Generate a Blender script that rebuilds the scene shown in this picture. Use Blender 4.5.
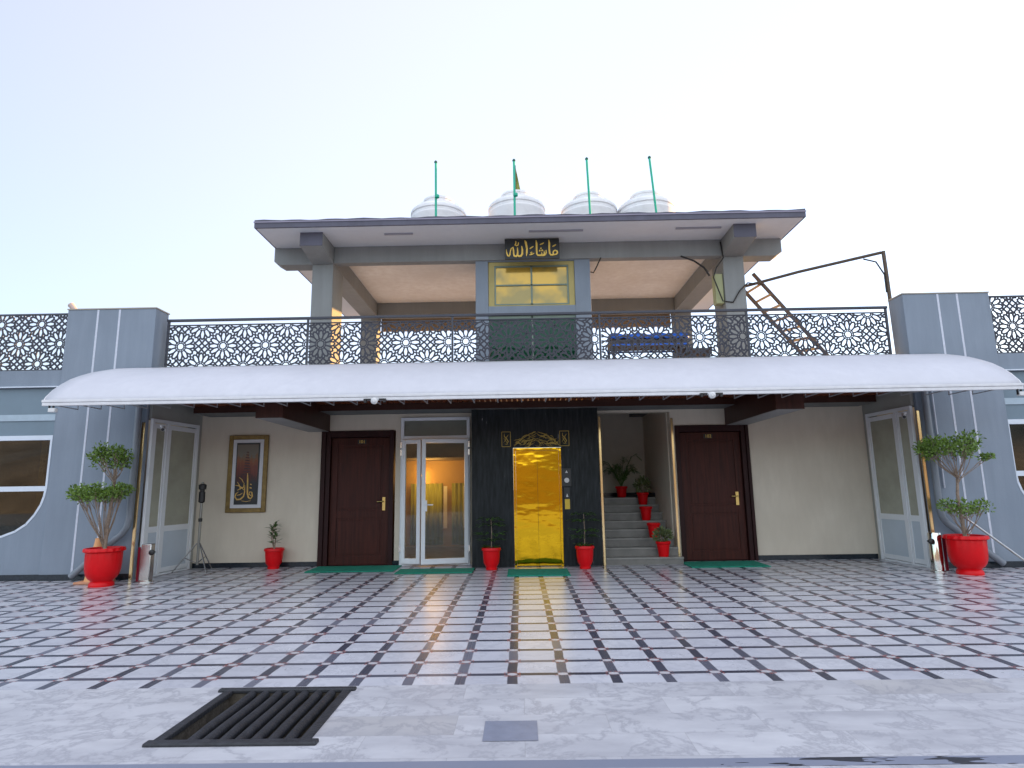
import bpy, math, random
from mathutils import Vector, Matrix
R_ = math.radians
PI = math.pi
sc = bpy.context.scene
for o in list(bpy.data.objects): bpy.data.objects.remove(o)
COL = sc.collection

# ------------------------------------------------------------------ camera
cd = bpy.data.cameras.new('camera'); cam = bpy.data.objects.new('camera', cd); COL.objects.link(cam)
cd.sensor_width = 36; cd.lens = 21.368; cd.clip_start = 0.05; cd.clip_end = 2000
r = Vector((0.999785, 0.014019, -0.015276)).normalized(); bk = Vector((0.011236, -0.985538, -0.169084)).normalized()
u = bk.cross(r).normalized(); r = u.cross(bk)
cam.matrix_world = Matrix(((r.x, u.x, bk.x, 0), (r.y, u.y, bk.y, 0), (r.z, u.z, bk.z, 1.4), (0, 0, 0, 1)))
sc.camera = cam

# ------------------------------------------------------------------ world, sun, exposure
SUN_EL, SUN_AZ = 4.5, 58.0        # azimuth measured from +Y towards +X: the sun stands low behind the building, to the right
w = bpy.data.worlds.new('World'); sc.world = w; w.use_nodes = True
nt = w.node_tree; bg = nt.nodes['Background']
sky = nt.nodes.new('ShaderNodeTexSky'); sky.sky_type = 'NISHITA'; sky.sun_disc = False
sky.sun_elevation = R_(SUN_EL); sky.sun_rotation = R_(SUN_AZ)
sky.air_density = 1.0; sky.dust_density = 0.4; sky.ozone_density = 3.0; sky.altitude = 0
# thin bright evening haze on the side of the sky where the sun stands, added to the clear sky
tcw = nt.nodes.new('ShaderNodeTexCoord'); dt = nt.nodes.new('ShaderNodeVectorMath'); dt.operation = 'DOT_PRODUCT'
dt.inputs[1].default_value = (math.sin(R_(30)), math.cos(R_(30)), 0.30)
nt.links.new(tcw.outputs['Generated'], dt.inputs[0])
hr = nt.nodes.new('ShaderNodeMapRange'); hr.interpolation_type = 'SMOOTHSTEP'
hr.inputs[1].default_value = -.5; hr.inputs[2].default_value = 1.0; hr.inputs[3].default_value = .62; hr.inputs[4].default_value = 2.1
nt.links.new(dt.outputs['Value'], hr.inputs[0])
hz = nt.nodes.new('ShaderNodeVectorMath'); hz.operation = 'SCALE'; hz.inputs[0].default_value = (1.02, .94, 1.03); nt.links.new(hr.outputs[0], hz.inputs['Scale'])
sm_ = nt.nodes.new('ShaderNodeVectorMath'); sm_.operation = 'ADD'; nt.links.new(sky.outputs[0], sm_.inputs[0]); nt.links.new(hz.outputs[0], sm_.inputs[1])
# added bright sky lobe behind the photographer, fills the facade with warm light
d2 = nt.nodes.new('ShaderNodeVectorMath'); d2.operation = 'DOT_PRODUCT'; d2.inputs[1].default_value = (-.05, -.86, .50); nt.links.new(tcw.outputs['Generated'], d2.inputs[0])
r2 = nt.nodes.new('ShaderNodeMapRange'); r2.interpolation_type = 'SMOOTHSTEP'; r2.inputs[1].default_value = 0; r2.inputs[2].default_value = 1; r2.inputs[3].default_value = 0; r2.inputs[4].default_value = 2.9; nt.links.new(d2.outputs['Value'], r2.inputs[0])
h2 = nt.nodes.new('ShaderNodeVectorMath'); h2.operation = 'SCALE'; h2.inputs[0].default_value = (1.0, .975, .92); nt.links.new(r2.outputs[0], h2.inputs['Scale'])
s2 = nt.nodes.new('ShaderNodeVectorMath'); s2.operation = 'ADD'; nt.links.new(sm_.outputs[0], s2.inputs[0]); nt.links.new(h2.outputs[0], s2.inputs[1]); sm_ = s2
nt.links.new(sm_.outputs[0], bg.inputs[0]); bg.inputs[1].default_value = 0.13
sl = bpy.data.lights.new('sun', 'SUN'); sl.energy = 5.0; sl.angle = R_(0.5); sl.color = (1.0, 0.52, 0.15)
so = bpy.data.objects.new('sun', sl); COL.objects.link(so)
sd = Vector((math.sin(R_(SUN_AZ)) * math.cos(R_(SUN_EL)), math.cos(R_(SUN_AZ)) * math.cos(R_(SUN_EL)), math.sin(R_(SUN_EL))))
so.rotation_euler = sd.to_track_quat('Z', 'Y').to_euler(); so.location = (20, 20, 20)
vs = sc.view_settings; vs.view_transform = 'Standard'; vs.look = 'None'; vs.gamma = 1; vs.use_curve_mapping = False
vs.exposure = 1.6

# ------------------------------------------------------------------ mesh helpers
class MB:
    def __init__(s): s.v = []; s.f = []
    def add(s, vs, fs):
        b = len(s.v); s.v += [tuple(p) for p in vs]; s.f += [tuple(b + i for i in f) for f in fs]; return s
    def box(s, x0, x1, y0, y1, z0, z1):
        return s.add([(x0,y0,z0),(x1,y0,z0),(x1,y1,z0),(x0,y1,z0),(x0,y0,z1),(x1,y0,z1),(x1,y1,z1),(x0,y1,z1)],
                     [(0,3,2,1),(4,5,6,7),(0,1,5,4),(1,2,6,5),(2,3,7,6),(3,0,4,7)])
    def bar(s, a, b, wx, wy=None, up=(0,0,1)):
        wy = wx if wy is None else wy
        a = Vector(a); b = Vector(b); d = (b-a).normalized(); up = Vector(up)
        if abs(d.dot(up)) > .99: up = Vector((0,1,0))
        x = d.cross(up).normalized(); y = x.cross(d).normalized()
        P = []
        for q in (a, b):
            for sx, sy in ((-1,-1),(1,-1),(1,1),(-1,1)): P.append(q + x*sx*wx/2 + y*sy*wy/2)
        return s.add(P, [(0,1,2,3),(7,6,5,4),(0,4,5,1),(1,5,6,2),(2,6,7,3),(3,7,4,0)])
    def tube(s, pts, rad, n=8, cap=True):
        pts = [Vector(p) for p in pts]; m = len(pts)
        if not hasattr(rad, '__len__'): rad = [rad]*m
        b = len(s.v); prev = None
        for i, p in enumerate(pts):
            d = (pts[min(i+1,m-1)] - pts[max(i-1,0)]).normalized()
            if prev is None:
                ref = Vector((0,0,1)) if abs(d.z) < .9 else Vector((1,0,0)); x = d.cross(ref).normalized()
            else: x = (prev - d*prev.dot(d)).normalized()
            prev = x; y = d.cross(x)
            for k in range(n):
                a = 2*PI*k/n; q = p + (x*math.cos(a) + y*math.sin(a))*rad[i]; s.v.append(tuple(q))
        for i in range(m-1):
            for k in range(n):
                s.f.append((b+i*n+k, b+i*n+(k+1)%n, b+(i+1)*n+(k+1)%n, b+(i+1)*n+k))
        if cap:
            s.f.append(tuple(b+k for k in range(n))[::-1]); s.f.append(tuple(b+(m-1)*n+k for k in range(n)))
        return s
    def lathe(s, c, prof, n=32, wob=None):
        b = len(s.v); m = len(prof)
        for i, (rr, z) in enumerate(prof):
            for k in range(n):
                a = 2*PI*k/n; q = rr*(1 + (wob(a, i) if wob else 0)); s.v.append((c[0]+q*math.cos(a), c[1]+q*math.sin(a), c[2]+z))
        for i in range(m-1):
            for k in range(n): s.f.append((b+i*n+k, b+i*n+(k+1)%n, b+(i+1)*n+(k+1)%n, b+(i+1)*n+k))
        s.f.append(tuple(b+k for k in range(n))[::-1]); s.f.append(tuple(b+(m-1)*n+k for k in range(n)))
        return s
    def prism_y(s, poly, y0, y1):            # polygon in XZ extruded along Y
        n = len(poly)
        V = [(x, y0, z) for x, z in poly] + [(x, y1, z) for x, z in poly]
        return s.add(V, [tuple(range(n)), tuple(range(2*n-1, n-1, -1))] + [(i, n+i, n+(i+1)%n, (i+1)%n) for i in range(n)])
    def prism_x(s, poly, x0, x1):            # polygon in YZ extruded along X
        n = len(poly)
        V = [(x0, y, z) for y, z in poly] + [(x1, y, z) for y, z in poly]
        return s.add(V, [tuple(range(n-1,-1,-1)), tuple(range(n, 2*n))] + [(i, (i+1)%n, n+(i+1)%n, n+i) for i in range(n)])
    def prism_z(s, poly, z0, z1):
        n = len(poly)
        V = [(x, y, z0) for x, y in poly] + [(x, y, z1) for x, y in poly]
        return s.add(V, [tuple(range(n-1,-1,-1)), tuple(range(n, 2*n))] + [(i, (i+1)%n, n+(i+1)%n, n+i) for i in range(n)])
    def ribbon(s, pts, wd, y0, y1):          # a pen stroke in XZ with thickness along Y
        m = len(pts)
        L = []; Rr = []
        for i, (x, z) in enumerate(pts):
            a = pts[max(i-1,0)]; b = pts[min(i+1,m-1)]
            dx, dz = b[0]-a[0], b[1]-a[1]; l = math.hypot(dx, dz) or 1
            ww = wd[i] if hasattr(wd,'__len__') else wd
            nx, nz = -dz/l*ww/2, dx/l*ww/2
            L.append((x+nx, z+nz)); Rr.append((x-nx, z-nz))
        for i in range(m-1):
            V = [(L[i][0],y0,L[i][1]),(L[i+1][0],y0,L[i+1][1]),(Rr[i+1][0],y0,Rr[i+1][1]),(Rr[i][0],y0,Rr[i][1])]
            V += [(q[0],y1,q[2]) for q in V]
            s.add(V, [(0,1,2,3),(7,6,5,4),(0,4,5,1),(1,5,6,2),(2,6,7,3),(3,7,4,0)])
        return s
    def xf(s, M, start=0):
        for i in range(start, len(s.v)): s.v[i] = tuple(M @ Vector(s.v[i]))
        return s

def tag(o, label=None, cat=None, group=None, kind=None):
    if label: o['label'] = label
    if cat: o['category'] = cat
    if group: o['group'] = group
    if kind: o['kind'] = kind
    return o
def root_of(p):
    while p.parent: p = p.parent
    return p
def build(mb, name, mat, parent=None, smooth=False, bevel=0.0, origin=None):
    me = bpy.data.meshes.new(name)
    if parent is not None: org = Vector(root_of(parent)['org']) if 'org' in root_of(parent) else root_of(parent).location
    else: org = Vector(origin if origin is not None else (0,0,0))
    me.from_pydata([tuple(Vector(p) - org) for p in mb.v], [], mb.f)
    me.materials.append(mat); me.update()
    import bmesh
    bm = bmesh.new(); bm.from_mesh(me); bmesh.ops.recalc_face_normals(bm, faces=bm.faces); bm.to_mesh(me); bm.free()
    if smooth:
        for p in me.polygons: p.use_smooth = True
        if hasattr(me, 'set_sharp_from_angle'): me.set_sharp_from_angle(angle=R_(38))
    o = bpy.data.objects.new(name, me); COL.objects.link(o)
    if parent is not None: o.parent = parent
    else: o.location = org
    if bevel > 0:
        m = o.modifiers.new('bevel', 'BEVEL'); m.width = bevel; m.segments = 2; m.limit_method = 'ANGLE'; m.angle_limit = R_(40)
    return o
def thing(name, label, cat, loc, group=None):
    o = bpy.data.objects.new(name, None); COL.objects.link(o); o.location = loc; o.empty_display_size = .1
    return tag(o, label, cat, group)
def copy_tree(src, loc, rotz=0, label=None):
    def rec(o, parent):
        c = o.copy(); COL.objects.link(c)
        if parent is not None: c.parent = parent
        for ch in list(o.children): rec(ch, c)
        return c
    c = rec(src, None); c.location = loc; c.rotation_euler.z = rotz
    if label: c['label'] = label
    return c

# ------------------------------------------------------------------ materials
MC = {}
def nodes(name):
    m = bpy.data.materials.new(name); m.use_nodes = True; t = m.node_tree
    return m, t, t.nodes['Principled BSDF']
def N(t, typ, **kw):
    n = t.nodes.new(typ)
    for k, v in kw.items():
        if k in n.inputs: n.inputs[k].default_value = v
        else: setattr(n, k, v)
    return n
def L(t, a, b): t.links.new(a, b)
def mat(name, col, rough=.6, metal=0, var=.12, scale=3.0, bump=.15, bscale=60, spec=.5, stretch=None, coat=0, detail=4):
    if name in MC: return MC[name]
    m, t, p = nodes(name)
    tc = N(t, 'ShaderNodeTexCoord'); src = tc.outputs['Object']
    if stretch:
        mp = N(t, 'ShaderNodeMapping'); mp.inputs['Scale'].default_value = stretch; L(t, src, mp.inputs[0]); src = mp.outputs[0]
    n1 = N(t, 'ShaderNodeTexNoise', Scale=scale, Detail=detail, Roughness=.6); L(t, src, n1.inputs['Vector'])
    mr = N(t, 'ShaderNodeMapRange'); mr.inputs[1].default_value = .25; mr.inputs[2].default_value = .75
    mr.inputs[3].default_value = 1-var; mr.inputs[4].default_value = 1+var; L(t, n1.outputs[0], mr.inputs[0])
    mx = N(t, 'ShaderNodeVectorMath', operation='SCALE'); mx.inputs[0].default_value = col[:3]; L(t, mr.outputs[0], mx.inputs['Scale'])
    L(t, mx.outputs[0], p.inputs['Base Color'])
    p.inputs['Roughness'].default_value = rough; p.inputs['Metallic'].default_value = metal
    p.inputs['Specular IOR Level'].default_value = spec; p.inputs['Coat Weight'].default_value = coat
    if bump > 0:
        n2 = N(t, 'ShaderNodeTexNoise', Scale=bscale, Detail=3.0); L(t, src, n2.inputs['Vector'])
        b = N(t, 'ShaderNodeBump', Strength=bump, Distance=.01); L(t, n2.outputs[0], b.inputs['Height']); L(t, b.outputs[0], p.inputs['Normal'])
    MC[name] = m; return m
def streaky(name, col, dark, rough=.75, zs=.35, amount=.5):
    """painted render with faint vertical weather streaks and blotches"""
    m, t, p = nodes(name)
    tc = N(t, 'ShaderNodeTexCoord'); mp = N(t, 'ShaderNodeMapping'); mp.inputs['Scale'].default_value = (3, 3, zs); L(t, tc.outputs['Object'], mp.inputs[0])
    n1 = N(t, 'ShaderNodeTexNoise', Scale=2.2, Detail=6.0, Roughness=.65); L(t, mp.outputs[0], n1.inputs[0])
    n3 = N(t, 'ShaderNodeTexNoise', Scale=1.1, Detail=5.0); L(t, tc.outputs['Object'], n3.inputs[0])
    ad = N(t, 'ShaderNodeMath', operation='MULTIPLY'); L(t, n1.outputs[0], ad.inputs[0]); L(t, n3.outputs[0], ad.inputs[1])
    mr = N(t, 'ShaderNodeMapRange'); mr.inputs[1].default_value = .15; mr.inputs[2].default_value = .42; mr.inputs[3].default_value = amount; mr.inputs[4].default_value = 0; L(t, ad.outputs[0], mr.inputs[0])
    mx = N(t, 'ShaderNodeMix', data_type='RGBA'); mx.inputs[6].default_value = (*col, 1); mx.inputs[7].default_value = (*dark, 1); L(t, mr.outputs[0], mx.inputs[0])
    L(t, mx.outputs[2], p.inputs['Base Color']); p.inputs['Roughness'].default_value = rough; p.inputs['Specular IOR Level'].default_value = .3
    n2 = N(t, 'ShaderNodeTexNoise', Scale=45.0, Detail=4.0); L(t, tc.outputs['Object'], n2.inputs[0])
    b = N(t, 'ShaderNodeBump', Strength=.25, Distance=.008); L(t, n2.outputs[0], b.inputs['Height']); L(t, b.outputs[0], p.inputs['Normal'])
    return m
def wood(name, c1, c2, axis='Z', rough=.35, scale=6):
    m, t, p = nodes(name)
    tc = N(t, 'ShaderNodeTexCoord'); mp = N(t, 'ShaderNodeMapping')
    s = {'Z': (14, 14, .9), 'X': (.9, 14, 14), 'Y': (14, .9, 14)}[axis]; mp.inputs['Scale'].default_value = s
    L(t, tc.outputs['Object'], mp.inputs[0])
    n1 = N(t, 'ShaderNodeTexNoise', Scale=scale/4, Detail=6.0, Roughness=.6, Distortion=.6); L(t, mp.outputs[0], n1.inputs[0])
    cr = N(t, 'ShaderNodeMapRange'); cr.inputs[1].default_value = .3; cr.inputs[2].default_value = .7; L(t, n1.outputs[0], cr.inputs[0])
    mx = N(t, 'ShaderNodeMix', data_type='RGBA'); mx.inputs[6].default_value = (*c1, 1); mx.inputs[7].default_value = (*c2, 1); L(t, cr.outputs[0], mx.inputs[0])
    L(t, mx.outputs[2], p.inputs['Base Color']); p.inputs['Roughness'].default_value = rough; p.inputs['Specular IOR Level'].default_value = .22
    b = N(t, 'ShaderNodeBump', Strength=.12, Distance=.004); L(t, n1.outputs[0], b.inputs['Height']); L(t, b.outputs[0], p.inputs['Normal'])
    return m
def glass(name, tint=(.9,.95,.92), refl=1.0, rough=.02, boost=0.0, gloss=(1,1,1)):
    m, t, p = nodes(name); t.nodes.remove(p); out = t.nodes['Material Output']
    tr = N(t, 'ShaderNodeBsdfTransparent'); tr.inputs[0].default_value = (*tint, 1)
    gl = N(t, 'ShaderNodeBsdfGlossy'); gl.inputs['Roughness'].default_value = rough; gl.inputs[0].default_value = (*gloss, 1)
    fr = N(t, 'ShaderNodeFresnel', IOR=1.5); ml = N(t, 'ShaderNodeMath', operation='MULTIPLY_ADD'); L(t, fr.outputs[0], ml.inputs[0]); ml.inputs[1].default_value = refl; ml.inputs[2].default_value = boost
    ml.use_clamp = True
    mx = N(t, 'ShaderNodeMixShader'); L(t, ml.outputs[0], mx.inputs[0]); L(t, tr.outputs[0], mx.inputs[1]); L(t, gl.outputs[0], mx.inputs[2]); L(t, mx.outputs[0], out.inputs[0])
    return m
def emit(name, col, s):
    m, t, p = nodes(name); p.inputs['Emission Color'].default_value = (*col, 1); p.inputs['Emission Strength'].default_value = s
    p.inputs['Base Color'].default_value = (*col, 1); return m

# patterned polished stone of the forecourt
GX, GY, GPX, GPY, YEDGE = -0.0864, 4.948, 0.3854, 0.3521, 4.715
def floor_material(pattern):
    m, t, p = nodes('patterned marble paving' if pattern else 'white marble paving')
    tc = N(t, 'ShaderNodeTexCoord'); obj = tc.outputs['Object']
    def M(op, a, b=None, c=None):
        n = N(t, 'ShaderNodeMath', operation=op)
        for i, q in enumerate((a, b, c)):
            if q is None: continue
            if isinstance(q, (int, float)): n.inputs[i].default_value = q
            else: L(t, q, n.inputs[i])
        return n.outputs[0]
    def mixc(f, a, b):
        n = N(t, 'ShaderNodeMix', data_type='RGBA')
        if isinstance(f, (int, float)): n.inputs[0].default_value = f
        else: L(t, f, n.inputs[0])
        for i, q in ((6, a), (7, b)):
            if isinstance(q, tuple): n.inputs[i].default_value = (*q, 1)
            else: L(t, q, n.inputs[i])
        return n.outputs[2]
    def cell(a, b, s=0.0):
        cb = N(t, 'ShaderNodeCombineXYZ'); L(t, a, cb.inputs[0]); L(t, b, cb.inputs[1]); cb.inputs[2].default_value = s
        wn = N(t, 'ShaderNodeTexWhiteNoise', noise_dimensions='3D'); L(t, cb.outputs[0], wn.inputs[0]); return wn
    sp = N(t, 'ShaderNodeSeparateXYZ'); L(t, obj, sp.inputs[0]); X, Y = sp.outputs[0], sp.outputs[1]
    def veccell(w_, k):
        sc_ = N(t, 'ShaderNodeVectorMath', operation='SCALE'); L(t, w_.outputs[1], sc_.inputs[0]); sc_.inputs['Scale'].default_value = k
        ad_ = N(t, 'ShaderNodeVectorMath', operation='ADD'); L(t, obj, ad_.inputs[0]); L(t, sc_.outputs[0], ad_.inputs[1]); return ad_.outputs[0]
    if pattern: idc = cell(M('FLOOR', M('DIVIDE', M('SUBTRACT', X, GX), GPX)), M('FLOOR', M('DIVIDE', M('SUBTRACT', Y, GY), GPY)), 1.5)
    else:
        cv_ = M('FLOOR', M('DIVIDE', M('SUBTRACT', Y, 4.715), .305)); idc = cell(M('FLOOR', M('DIVIDE', M('ADD', X, M('MULTIPLY', M('MODULO', M('ABSOLUTE', cv_), 2.0), .92*.45)), .92)), cv_, 1.5)
    obj2 = veccell(idc, 6.0)
    # marble veins
    nz = N(t, 'ShaderNodeTexNoise', Scale=2.6, Detail=10.0, Roughness=.66, Distortion=.35); L(t, obj2, nz.inputs[0])
    vein = M('ABSOLUTE', M('SUBTRACT', nz.outputs[0], .5)); vein = M('SUBTRACT', 1.0, M('MULTIPLY', vein, 20.0)); vein = M('MAXIMUM', vein, 0.0); vein = M('POWER', vein, 1.6)
    cl = N(t, 'ShaderNodeTexNoise', Scale=1.4, Detail=6.0, Roughness=.6); mp = N(t, 'ShaderNodeMapping'); mp.inputs['Rotation'].default_value = (0,0,.6); mp.inputs['Scale'].default_value = (1, 2.6, 1); L(t, obj2, mp.inputs[0]); L(t, mp.outputs[0], cl.inputs[0])
    cloud = N(t, 'ShaderNodeMapRange'); cloud.inputs[1].default_value = .38; cloud.inputs[2].default_value = .66; L(t, cl.outputs[0], cloud.inputs[0]); cloud = cloud.outputs[0]
    if pattern:
        wb = N(t, 'ShaderNodeTexNoise', Scale=3.1, Detail=2.0); L(t, obj, wb.inputs[0])
        wv = M('MULTIPLY', M('SUBTRACT', wb.outputs[0], .5), .05)
        U = M('ADD', M('DIVIDE', M('SUBTRACT', X, GX), GPX), wv); V = M('SUBTRACT', M('DIVIDE', M('SUBTRACT', Y, GY), GPY), wv)
        cu, cv = M('ROUND', U), M('ROUND', V); fu, fv = M('ABSOLUTE', M('SUBTRACT', U, cu)), M('ABSOLUTE', M('SUBTRACT', V, cv))
        HW = .098
        su = M('LESS_THAN', fu, HW); sv = M('LESS_THAN', fv, HW*.88)
        tile = cell(M('FLOOR', U), M('FLOOR', V), 3.0)
        # strip pieces: each its own shade
        pu = cell(cu, M('FLOOR', V), 7.0); pv = cell(M('FLOOR', U), cv, 11.0)
        base = mixc(M('MULTIPLY', tile.outputs[0], .55), (.62,.625,.665), (.46,.465,.52))
        base = mixc(M('MULTIPLY', vein, .30), base, (.30,.31,.36)); base = mixc(M('MULTIPLY', cloud, .28), base, (.40,.40,.44))
        d1 = mixc(M('POWER', pu.outputs[0], 2.5), (.06,.062,.085), (.17,.175,.22)); d2 = mixc(M('POWER', pv.outputs[0], 2.5), (.05,.052,.075), (.15,.155,.20))
        col = mixc(su, base, d1); col = mixc(M('MULTIPLY', sv, M('SUBTRACT', 1.0, su)), col, d2)
        both = M('MULTIPLY', su, sv)
        # joints: pale square with small red brown corner chips
        corner = M('GREATER_THAN', M('ADD', M('DIVIDE', fu, HW), M('DIVIDE', fv, HW*.88)), 1.28)
        jn = cell(cu, cv, 5.0)
        jcol = mixc(M('MULTIPLY', corner, M('MULTIPLY_ADD', jn.outputs[0], .6, .3)), (.52,.50,.52), (.26,.10,.09))
        col = mixc(both, col, jcol)
        fn = N(t, 'ShaderNodeTexNoise', Scale=42.0, Detail=2.0); L(t, obj, fn.inputs[0])
        near_ = M('MULTIPLY', M('LESS_THAN', M('MAXIMUM', fu, fv), .165), M('GREATER_THAN', M('ADD', fu, fv), .15))
        fleck = M('MULTIPLY', near_, M('GREATER_THAN', M('ADD', fn.outputs[0], M('MULTIPLY', jn.outputs[0], .12)), .585))
        col = mixc(M('MULTIPLY', fleck, .75), col, (.33,.09,.08))
        chip = N(t, 'ShaderNodeTexNoise', Scale=16.0, Detail=4.0); L(t, obj, chip.inputs[0])
        col = mixc(M('MULTIPLY', M('GREATER_THAN', chip.outputs[0], .70), .4), col, (.12,.12,.13))
        g = M('MINIMUM', M('ABSOLUTE', M('SUBTRACT', fu, HW)), M('ABSOLUTE', M('SUBTRACT', fv, HW*.88)))
        col = mixc(M('MULTIPLY', M('LESS_THAN', g, .008), .35), col, (.22,.22,.24))
        hgt = M('LESS_THAN', g, .010)
        rnd = tile.outputs[0]
    else:
        PW, PD = .92, .305
        V = M('DIVIDE', M('SUBTRACT', Y, 4.715), PD); cv = M('FLOOR', V)
        U = M('DIVIDE', M('ADD', X, M('MULTIPLY', M('MODULO', M('ABSOLUTE', cv), 2.0), PW*.45)), PW); cu = M('FLOOR', U)
        tile = cell(cu, cv, 2.0)
        fu, fv = M('FRACT', U), M('FRACT', V)
        base = mixc(M('MULTIPLY', tile.outputs[0], .5), (.58,.58,.60), (.44,.44,.465))
        wm = M('GREATER_THAN', tile.outputs[0], .90); base = mixc(M('MULTIPLY', wm, .35), base, (.40,.37,.33))
        base = mixc(M('MULTIPLY', vein, .5), base, (.22,.22,.255)); base = mixc(M('MULTIPLY', cloud, .6), base, (.34,.34,.37)); col = base
        g = M('MINIMUM', M('MULTIPLY', M('MINIMUM', fu, M('SUBTRACT', 1.0, fu)), PW), M('MULTIPLY', M('MINIMUM', fv, M('SUBTRACT', 1.0, fv)), PD))
        hgt = M('LESS_THAN', g, .002); col = mixc(M('MULTIPLY', hgt, .35), col, (.25,.24,.24)); rnd = tile.outputs[0]
    # dirt
    dn = N(t, 'ShaderNodeTexNoise', Scale=.7, Detail=8.0, Roughness=.7); L(t, obj, dn.inputs[0])
    dm = N(t, 'ShaderNodeMapRange'); dm.inputs[1].default_value = .5; dm.inputs[2].default_value = .8; dm.inputs[4].default_value = .35; L(t, dn.outputs[0], dm.inputs[0])
    col = mixc(dm.outputs[0], col, (.25,.245,.25))
    L(t, col, p.inputs['Base Color'])
    rg = N(t, 'ShaderNodeMapRange'); rg.inputs[3].default_value = .15 if pattern else .30; rg.inputs[4].default_value = .34 if pattern else .5; L(t, dn.outputs[0], rg.inputs[0])
    L(t, M('ADD', rg.outputs[0], M('MULTIPLY', rnd, .06)), p.inputs['Roughness']); p.inputs['Specular IOR Level'].default_value = .26
    h = M('ADD', M('MULTIPLY', hgt, -1.0), M('MULTIPLY', rnd, .25))
    b = N(t, 'ShaderNodeBump', Strength=.15, Distance=.003); L(t, h, b.inputs['Height']); L(t, b.outputs[0], p.inputs['Normal'])
    return m

GREY = streaky('grey blue painted render', (.245,.29,.35), (.17,.205,.25))
GREYU = streaky('grey painted concrete', (.27,.285,.285), (.19,.195,.195))
SOFF = streaky('pale ceiling concrete', (.80,.775,.73), (.60,.54,.48), amount=.6)
SOFFW = streaky('off white soffit paint', (.66,.68,.71), (.56,.57,.60), amount=.4)
ROOFEDGE = streaky('slate violet roof edge', (.125,.125,.165), (.08,.08,.10), amount=.6)
CREAM = streaky('cream wall paint', (.65,.585,.48), (.50,.44,.35), rough=.8, zs=.8, amount=.45)
CREAMD = mat('beige stair wall paint', (.55,.51,.43), .8, var=.10, scale=1.5, bump=.1)
BLACKSK = mat('black granite skirting', (.016,.022,.030), .15, var=.4, scale=30, bump=0)
STRIPE = mat('white groove paint', (.55,.58,.66), .7, var=.1, scale=20, bump=.1)
WPVC = mat('white door frame plastic', (.74,.77,.80), .35, var=.04, bump=.02)
WPVC2 = mat('pale blue door panel plastic', (.50,.57,.64), .4, var=.04, bump=.02)
IRON = mat('dark painted iron', (.022,.024,.040), .45, var=.2, bump=.05)
RAILDK = mat('charcoal steel rail', (.03,.034,.05), .4, var=.2, bump=.05)
CANOPY = streaky('white awning sheet', (.60,.605,.65), (.47,.475,.52), rough=.5, zs=1.2, amount=.4)
CANEDGE = mat('white awning edge metal', (.66,.66,.68), .4, var=.08, scale=8, bump=.05)
WOODCEIL = wood('red brown ceiling slat', (.24,.060,.020), (.13,.035,.014), 'Y', .4)
WOODCLAD = wood('dark red brown cladding', (.06,.020,.014), (.03,.010,.008), 'Z', .4)
WOODX = wood('dark brown fascia board', (.06,.022,.014), (.032,.012,.008), 'X', .4)
DOORW = wood('dark mahogany door', (.070,.016,.010), (.030,.007,.005), 'Z', .5)
DOORD = wood('darker mahogany frame', (.030,.006,.006), (.016,.004,.004), 'Z', .5)
BRASS = mat('worn brass', (.60,.44,.16), .28, 1, var=.1, bump=.02)
STEEL = mat('polished stainless steel', (.72,.70,.66), .10, 1, var=.05, bump=.02, bscale=6)
CHROME = mat('brushed steel', (.55,.54,.52), .25, 1, var=.08, bump=.03, stretch=(1,1,8))
GOLDF = mat('gold lacquer line', (.36,.26,.06), .45, .6, var=.15, bump=0)
SIGNG = mat('gold lettering paint', (.75,.50,.10), .45, .3, var=.2, scale=20, bump=.1)
SIGNB = mat('black sign board', (.012,.014,.016), .4, var=.3, bump=.03)
BLACKP = mat('black plastic', (.012,.012,.013), .45, var=.2, bump=.03)
REDPOT = mat('bright red glazed plastic', (.66,.004,.008), .38, var=.16, scale=3, bump=.10, bscale=18, spec=.25, detail=8)
SOIL = mat('potting soil', (.03,.02,.013), .95, var=.4, scale=20, bump=.8, bscale=60)
LEAFA = mat('glossy green leaf', (.13,.22,.03), .4, var=.5, scale=14, bump=0)
LEAFB = mat('dark green leaf', (.06,.13,.025), .4, var=.45, scale=14, bump=0)
LEAFV = mat('variegated leaf', (.11,.14,.05), .5, var=.6, scale=30, bump=0)
BARK = mat('pale grey bark', (.27,.20,.15), .85, var=.35, scale=30, bump=.5, bscale=80)
GREENM = mat('green coir mat', (.008,.26,.17), .95, var=.2, scale=40, bump=.8, bscale=220)
GREENP = mat('green painted pole', (.01,.42,.26), .5, var=.1, bump=.05)
TANK = mat('white water tank plastic', (.78,.78,.79), .5, var=.1, scale=4, bump=.1, bscale=20)
PIPEG = mat('grey plastic downpipe', (.20,.225,.26), .45, var=.12, bump=.03)
CABLE = mat('black cable rubber', (.012,.012,.013), .6, bump=0)
RUST = mat('weathered steel tube', (.10,.075,.055), .6, .4, var=.3, scale=20, bump=.3)
LADW = mat('weathered ladder wood', (.11,.075,.055), .8, var=.3, scale=20, bump=.3)
RUNGW = mat('rung wood tinted sunlit', (.42,.24,.10), .8, var=.2, scale=20, bump=.3)  # orange sunlight on the rungs is put into this wood colour
BLUET = mat('blue tarpaulin', (.01,.11,.55), .45, var=.2, scale=6, bump=.6, bscale=9)
STAIRM = mat('grey marble step', (.24,.235,.215), .35, var=.22, scale=5, bump=.05)
STAIRR = mat('grey marble riser', (.17,.165,.15), .4, var=.25, scale=5, bump=.05)
PLINTH = mat('beige stone plinth', (.42,.40,.36), .6, var=.12, bump=.1)
CONEO = mat('faded orange cone plastic', (.75,.36,.14), .5, var=.1, bump=.1)
CONEB = mat('dusty cone base', (.60,.30,.17), .7, var=.15, bump=.1)
WINT = mat('white window trim', (.62,.68,.76), .5, var=.05, bump=.02)
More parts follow.
